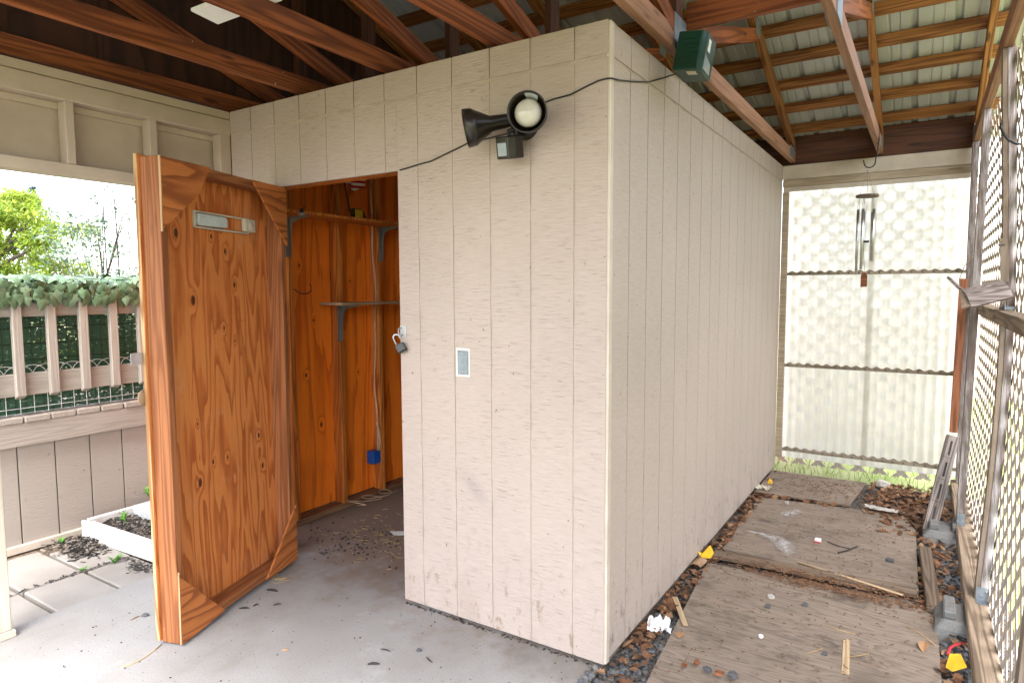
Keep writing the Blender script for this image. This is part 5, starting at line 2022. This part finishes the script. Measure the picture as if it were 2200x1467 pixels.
# planter bed with white edging
pe = thing('planter_edging', 'white vinyl edging around the dark mulch bed', 'edging', (-2.9, -0.4, -0.02))
plank('front_board', (-3.385, -0.405, 0.035), (-2.475, -0.365, 0.035), 0.05, 0.115, M['white_vinyl'], pe, bevel=0.008)
plank('side_board', (-3.425, -0.40, 0.045), (-3.425, 0.9, 0.045), 0.03, 0.11, M['white_vinyl'], pe, bevel=0.004)
plank('end_cap', (-3.405, -0.425, -0.02), (-3.405, -0.425, 0.098), 0.05, 0.02, M['white_vinyl'], pe, up=(0, 1, 0), bevel=0.003)
b = MB()
b.box(-3.408, -2.47, -0.338, 1.5, -0.2, 0.045)
struct(b.build('mulch_bed', M['mulch_base']))
b = MB()
rm = random.Random(5)
for _ in range(2400):
    x, y = rm.uniform(-3.40, -2.5), rm.uniform(-0.335, -0.145) if rm.random() < 0.8 else rm.uniform(-0.335, 0.45)
    if y > -0.15 and x < -2.71:
        continue
    L, a = rm.uniform(0.012, 0.045), rm.uniform(0, 6.28)
    z = 0.049 + rm.uniform(0, 0.012)
    b.obox((x, y, z), (x + L * math.cos(a), y + L * math.sin(a), z + rm.uniform(-0.006, 0.010)), rm.uniform(0.004, 0.012), 0.004)
for _ in range(520):
    x = rm.gauss(-3.28, 0.10)
    y = rm.gauss(-0.50, 0.07)
    if not (-3.54 < x < -2.48 and y < -0.43):
        continue
    L, a = rm.uniform(0.01, 0.05), rm.uniform(0, 6.28)
    z = -0.030 + rm.uniform(0, 0.03) * max(0, 1 - abs(x + 3.32) * 4) + (0.015 if y < -0.44 else 0)
    b.obox((x, y, z), (x + L * math.cos(a), y + L * math.sin(a), z + rm.uniform(-0.006, 0.012)), rm.uniform(0.004, 0.012), 0.004)
for _ in range(240):
    x, y = rm.choice([(rm.uniform(-2.84, -2.5), rm.gauss(-0.465, 0.018)), (rm.gauss(-2.88, 0.006), rm.uniform(-1.3, -0.45)), (rm.gauss(-2.66, 0.04), rm.gauss(-0.49, 0.02))])
    L, a = rm.uniform(0.008, 0.03), rm.uniform(0, 6.28)
    b.obox((x, y, -0.012), (x + L * math.cos(a), y + L * math.sin(a), -0.010), rm.uniform(0.003, 0.009), 0.003)
tag(b.build('bark_mulch', M['chips'], recalc=False), 'dark bark mulch chips in and spilling from the bed', 'mulch', kind='stuff')
b = MB()
b.box(-3.405, -2.72, -0.135, 0.6, -0.1, 0.115)
tag(b.build('step_block', M['step'], bevel=0.008), 'smooth grey concrete step beside the deck skirting', 'step')
bit(332, 1165, 0.05, 'dark_rock', 'dark rounded rock in the mulch beside the door edge', 'rock', 'rock', 31, 0.046)


def weed(px, py, z, n, L, label, seed, spread=0.8):
    rr_ = random.Random(seed)
    p_ = at(2, z, px, py)
    m = MB()
    for _ in range(n):
        a = rr_.uniform(0, 6.28)
        l_ = L * rr_.uniform(0.5, 1.0)
        d_ = Vector((math.cos(a), math.sin(a), 0))
        s_ = Vector((-d_.y, d_.x, 0)) * 0.004
        t1 = p_ + d_ * l_ * spread * 0.5 + Vector((0, 0, l_ * 0.6))
        t2 = p_ + d_ * l_ * spread + Vector((0, 0, l_ * 0.75))
        m.add([p_ - s_ * 0.5, p_ + s_ * 0.5, t1 + s_, t1 - s_, t2], [(0, 1, 2, 3), (3, 2, 4)])
        for k in range(4):
            q_ = p_.lerp(t1, 0.4 + 0.2 * k)
            e_ = q_ + Vector((rr_.uniform(-1, 1), rr_.uniform(-1, 1), rr_.uniform(0.2, 0.8))) * l_ * 0.3
            m.add([q_, q_.lerp(e_, 0.5) + s_ * 1.4, e_, q_.lerp(e_, 0.5) - s_ * 1.4], [(0, 1, 2, 3)])
    return tag(m.build('weed', M['weed'], recalc=False), label, 'weed', 'weeds outside the left opening')


weed(247, 1210, -0.02, 16, 0.075, 'largest bright green weed tuft in the paver joint', 41)
weed(178, 1228, -0.02, 9, 0.045, 'small green weed at the paver crossing', 42)
weed(133, 1168, -0.01, 9, 0.05, 'yellow green weed in the spilled mulch', 43)
weed(268, 1125, 0.07, 5, 0.13, 'thin upright blades growing in the mulch bed', 44, 0.3)
weed(322, 1072, 0.10, 12, 0.14, 'feathery green weed at the skirting behind the step', 45, 0.5)

# ------------------------------------------------------------------ plants beyond the deck
def crown(mb, rng, blobs, n, L, wid, droop=0.3):
    for _ in range(n):
        c_, r_ = rng.choice(blobs)
        while True:
            v = Vector((rng.uniform(-1, 1), rng.uniform(-1, 1), rng.uniform(-1, 1)))
            if 0.15 < v.length < 1:
                break
        v = v * (0.55 + 0.45 * rng.random())
        p_ = Vector(c_) + Vector((v.x * r_[0], v.y * r_[1], v.z * r_[2]))
        l_ = L * rng.uniform(0.6, 1.2)
        d_ = Vector((rng.uniform(-1, 1), rng.uniform(-1, 1), rng.uniform(-0.9, 0.5) - droop)).normalized()
        s_ = d_.cross(Vector((rng.uniform(-1, 1), rng.uniform(-1, 1), 1))).normalized() * l_ * wid
        nn_ = d_.cross(s_).normalized() * l_ * 0.1
        mb.add([p_, p_ + d_ * l_ * 0.5 + s_ + nn_, p_ + d_ * l_, p_ + d_ * l_ * 0.5 - s_ + nn_], [(0, 1, 2), (0, 2, 3)])


rt = random.Random(77)
tr = thing('tree', 'yellow green leafy tree rising beyond the deck railing', 'tree', (-10.6, 1.7, -0.1))
b = MB()
blobs = []
tc = at(0, -10.6, 40, 520)
for k in range(85):
    f_ = rt.random()
    zz = 0.55 + 2.6 * f_
    wr = (1.05 - 0.75 * max(0, f_ - 0.35) / 0.65)
    yy = rt.gauss(1.75, 0.85 * wr)
    yy = max(0.0, min(yy, 3.0 - 1.3 * max(0, f_ - 0.5)))
    blobs.append(((-10.6 + rt.uniform(-1.0, 1.0), yy, zz), (rt.uniform(0.2, 0.36),) * 2 + (rt.uniform(0.14, 0.26),)))
crown(b, rt, blobs, 25000, 0.095, 0.15)
b.build('crown', M['tree_leaf'], tr, recalc=False)
b = MB()
b.tube([(-10.6, 1.3, -0.12), (-10.6, 1.35, 1.2), (-10.55, 1.5, 2.2), (-10.6, 1.6, 3.0)], [0.13, 0.1, 0.06, 0.02], 8)
for k in range(34):
    c_, r_ = rt.choice(blobs)
    z0 = rt.uniform(0.7, 2.0)
    b.tube([(-10.6, 1.4, z0), ((c_[0] - 10.6) / 2, (c_[1] + 1.4) / 2, (c_[2] + z0) / 2 + 0.05), c_], [0.045, 0.028, 0.008], 6)
b.build('trunk', M['bark'], tr)

bs = thing('bush', 'grey green shrub with sparse twigs growing beside the metal trellis', 'bush', (-5.0, 0.4, -0.1))
b = MB()
blobs = []
for k in range(70):
    f_ = rt.random() ** 1.5
    blobs.append(((-5.0 + rt.uniform(-0.3, 0.3), 0.56 + rt.uniform(-0.60, 0.42) * (1 - 0.35 * f_), 1.35 + 0.85 * f_), (0.11, 0.11, 0.10)))
crown(b, rt, blobs, 2500, 0.045, 0.26, 0.0)
for (px, py) in ((172, 458), (196, 425), (290, 425), (270, 470), (215, 470), (245, 445)):
    c_ = at(0, -5.0, px, py)
    crown(b, rt, [((c_.x, c_.y, c_.z), (0.05, 0.05, 0.06))], 16, 0.05, 0.22, 0.0)
b.build('foliage', M['bush_leaf'], bs, recalc=False)
b = MB()
b.tube([(-5.0, 0.5, -0.12), (-5.0, 0.52, 0.8), (-5.0, 0.5, 1.5), (-5.0, 0.52, 2.1)], [0.022, 0.014, 0.008, 0.003], 6)
for k in range(34):
    c_, r_ = rt.choice(blobs)
    z0 = rt.uniform(0.6, 1.5)
    b.tube([(-5.0, 0.5, z0), ((c_[0] - 5.0) / 2, (c_[1] + 0.5) / 2, (c_[2] + z0) / 2 + 0.04), c_, (c_[0], c_[1] + rt.uniform(-0.1, 0.1), c_[2] + 0.14)], [0.006, 0.004, 0.003, 0.0015], 5)
for (px, py) in ((172, 458), (196, 425), (290, 425), (270, 470)):
    c_ = at(0, -5.0, px, py)
    b.tube([(-5.0, 0.52, 1.6), ((c_.x - 5) / 2, (c_.y + 0.52) / 2 + 0.05, c_.z - 0.12), c_], [0.008, 0.005, 0.002], 5)
b.build('stem', M['bark'], bs)
b = MB()
pA, pB, pT = at(0, -4.7, 221, 430), at(0, -4.7, 246, 430), at(0, -4.7, 232, 396)
b.tube([(-4.7, pA.y + 0.01, -0.1), (-4.7, pA.y, pA.z), (-4.7, pT.y - 0.03, pT.z - 0.045), (-4.7, pT.y, pT.z - 0.015), (-4.7, pT.y - 0.015, pT.z)], 0.0055, 6)
b.tube([(-4.7, pB.y + 0.03, -0.1), (-4.7, pB.y, pB.z), (-4.7, pT.y + 0.03, pT.z - 0.045), (-4.7, pT.y, pT.z - 0.015), (-4.7, pT.y + 0.018, pT.z)], 0.0055, 6)
tag(b.build('garden_trellis', M['black']), 'slim dark metal garden obelisk rising out of the shrub', 'trellis')

cf = thing('conifer', 'dark blue green conifer tip far beyond the yellow green tree', 'tree', (-16.5, 3.1, -0.1))
b = MB()
pt = at(0, -16.5, 68, 398)
for k in range(11):
    z = pt.z - 0.06 - k * 0.20
    rad = 0.05 + k * 0.07
    crown(b, rt, [((-16.5, pt.y + 0.02 * k, z), (rad, rad, 0.07))], 70 + 10 * k, 0.14, 0.10, 0.2)
b.build('foliage', M['conifer'], cf, recalc=False)
b = MB()
b.tube([(-16.5, pt.y, -0.12), (-16.5, pt.y, pt.z)], [0.14, 0.01], 7)
b.build('trunk', M['bark'], cf)

hg = thing('hedge', 'dark green hedge standing behind the deck screen', 'hedge', (-8.2, 0.8, -0.1))
b = MB()
blobs = [((-8.2 + rt.uniform(-0.5, 0.5), -2.5 + 0.22 * k, rt.uniform(0.2, 1.05)), (0.4, 0.4, 0.32)) for k in range(36)]
crown(b, rt, blobs, 5200, 0.15, 0.28, 0.1)
b.build('foliage', M['bush_leaf'], hg, recalc=False)

# lawn seen under the fibreglass wall and through the lattice, and a pale fence beyond
b = MB()
rl = random.Random(9)
for _ in range(5200):
    x, y = rl.uniform(-0.3, 3.6), rl.uniform(3.72, 6.6)
    if rl.random() < 0.3:
        x, y = rl.uniform(1.9, 4.0), rl.uniform(0.5, 4)
    a = rl.uniform(0, 6.28)
    l_ = rl.uniform(0.05, 0.12)
    s_ = Vector((math.cos(a), math.sin(a), 0)) * 0.004
    p_ = Vector((x, y, -0.12))
    e_ = p_ + Vector((rl.uniform(-0.5, 0.5), rl.uniform(-0.5, 0.5), 1)) * l_
    b.add([p_ - s_, p_ + s_, e_], [(0, 1, 2)])
tag(b.build('grass', M['grass_blade'], recalc=False), 'lawn grass growing behind the fibreglass wall', 'grass', kind='stuff')
pf_ = thing('board_fence', 'pale pinkish board fence standing across the lawn behind', 'fence', (2.0, 9.6, -0.12))
M['pink_board'] = flat('pale_pink_board', (0.46, 0.35, 0.31), 0.7, var=0.1)
b = MB()
for k in range(70):
    x = -4.0 + k * 0.152
    b.box(x, x + 0.145, 9.6, 9.62, -0.12, 1.62 + 0.01 * (k % 3))
b.build('board', M['pink_board'], pf_)
plank('fence_rail', (-4, 9.585, 1.35), (6.6, 9.585, 1.35), 0.03, 0.09, M['pink_board'], pf_)
plank('fence_rail', (-4, 9.585, 0.25), (6.6, 9.585, 0.25), 0.03, 0.09, M['pink_board'], pf_)
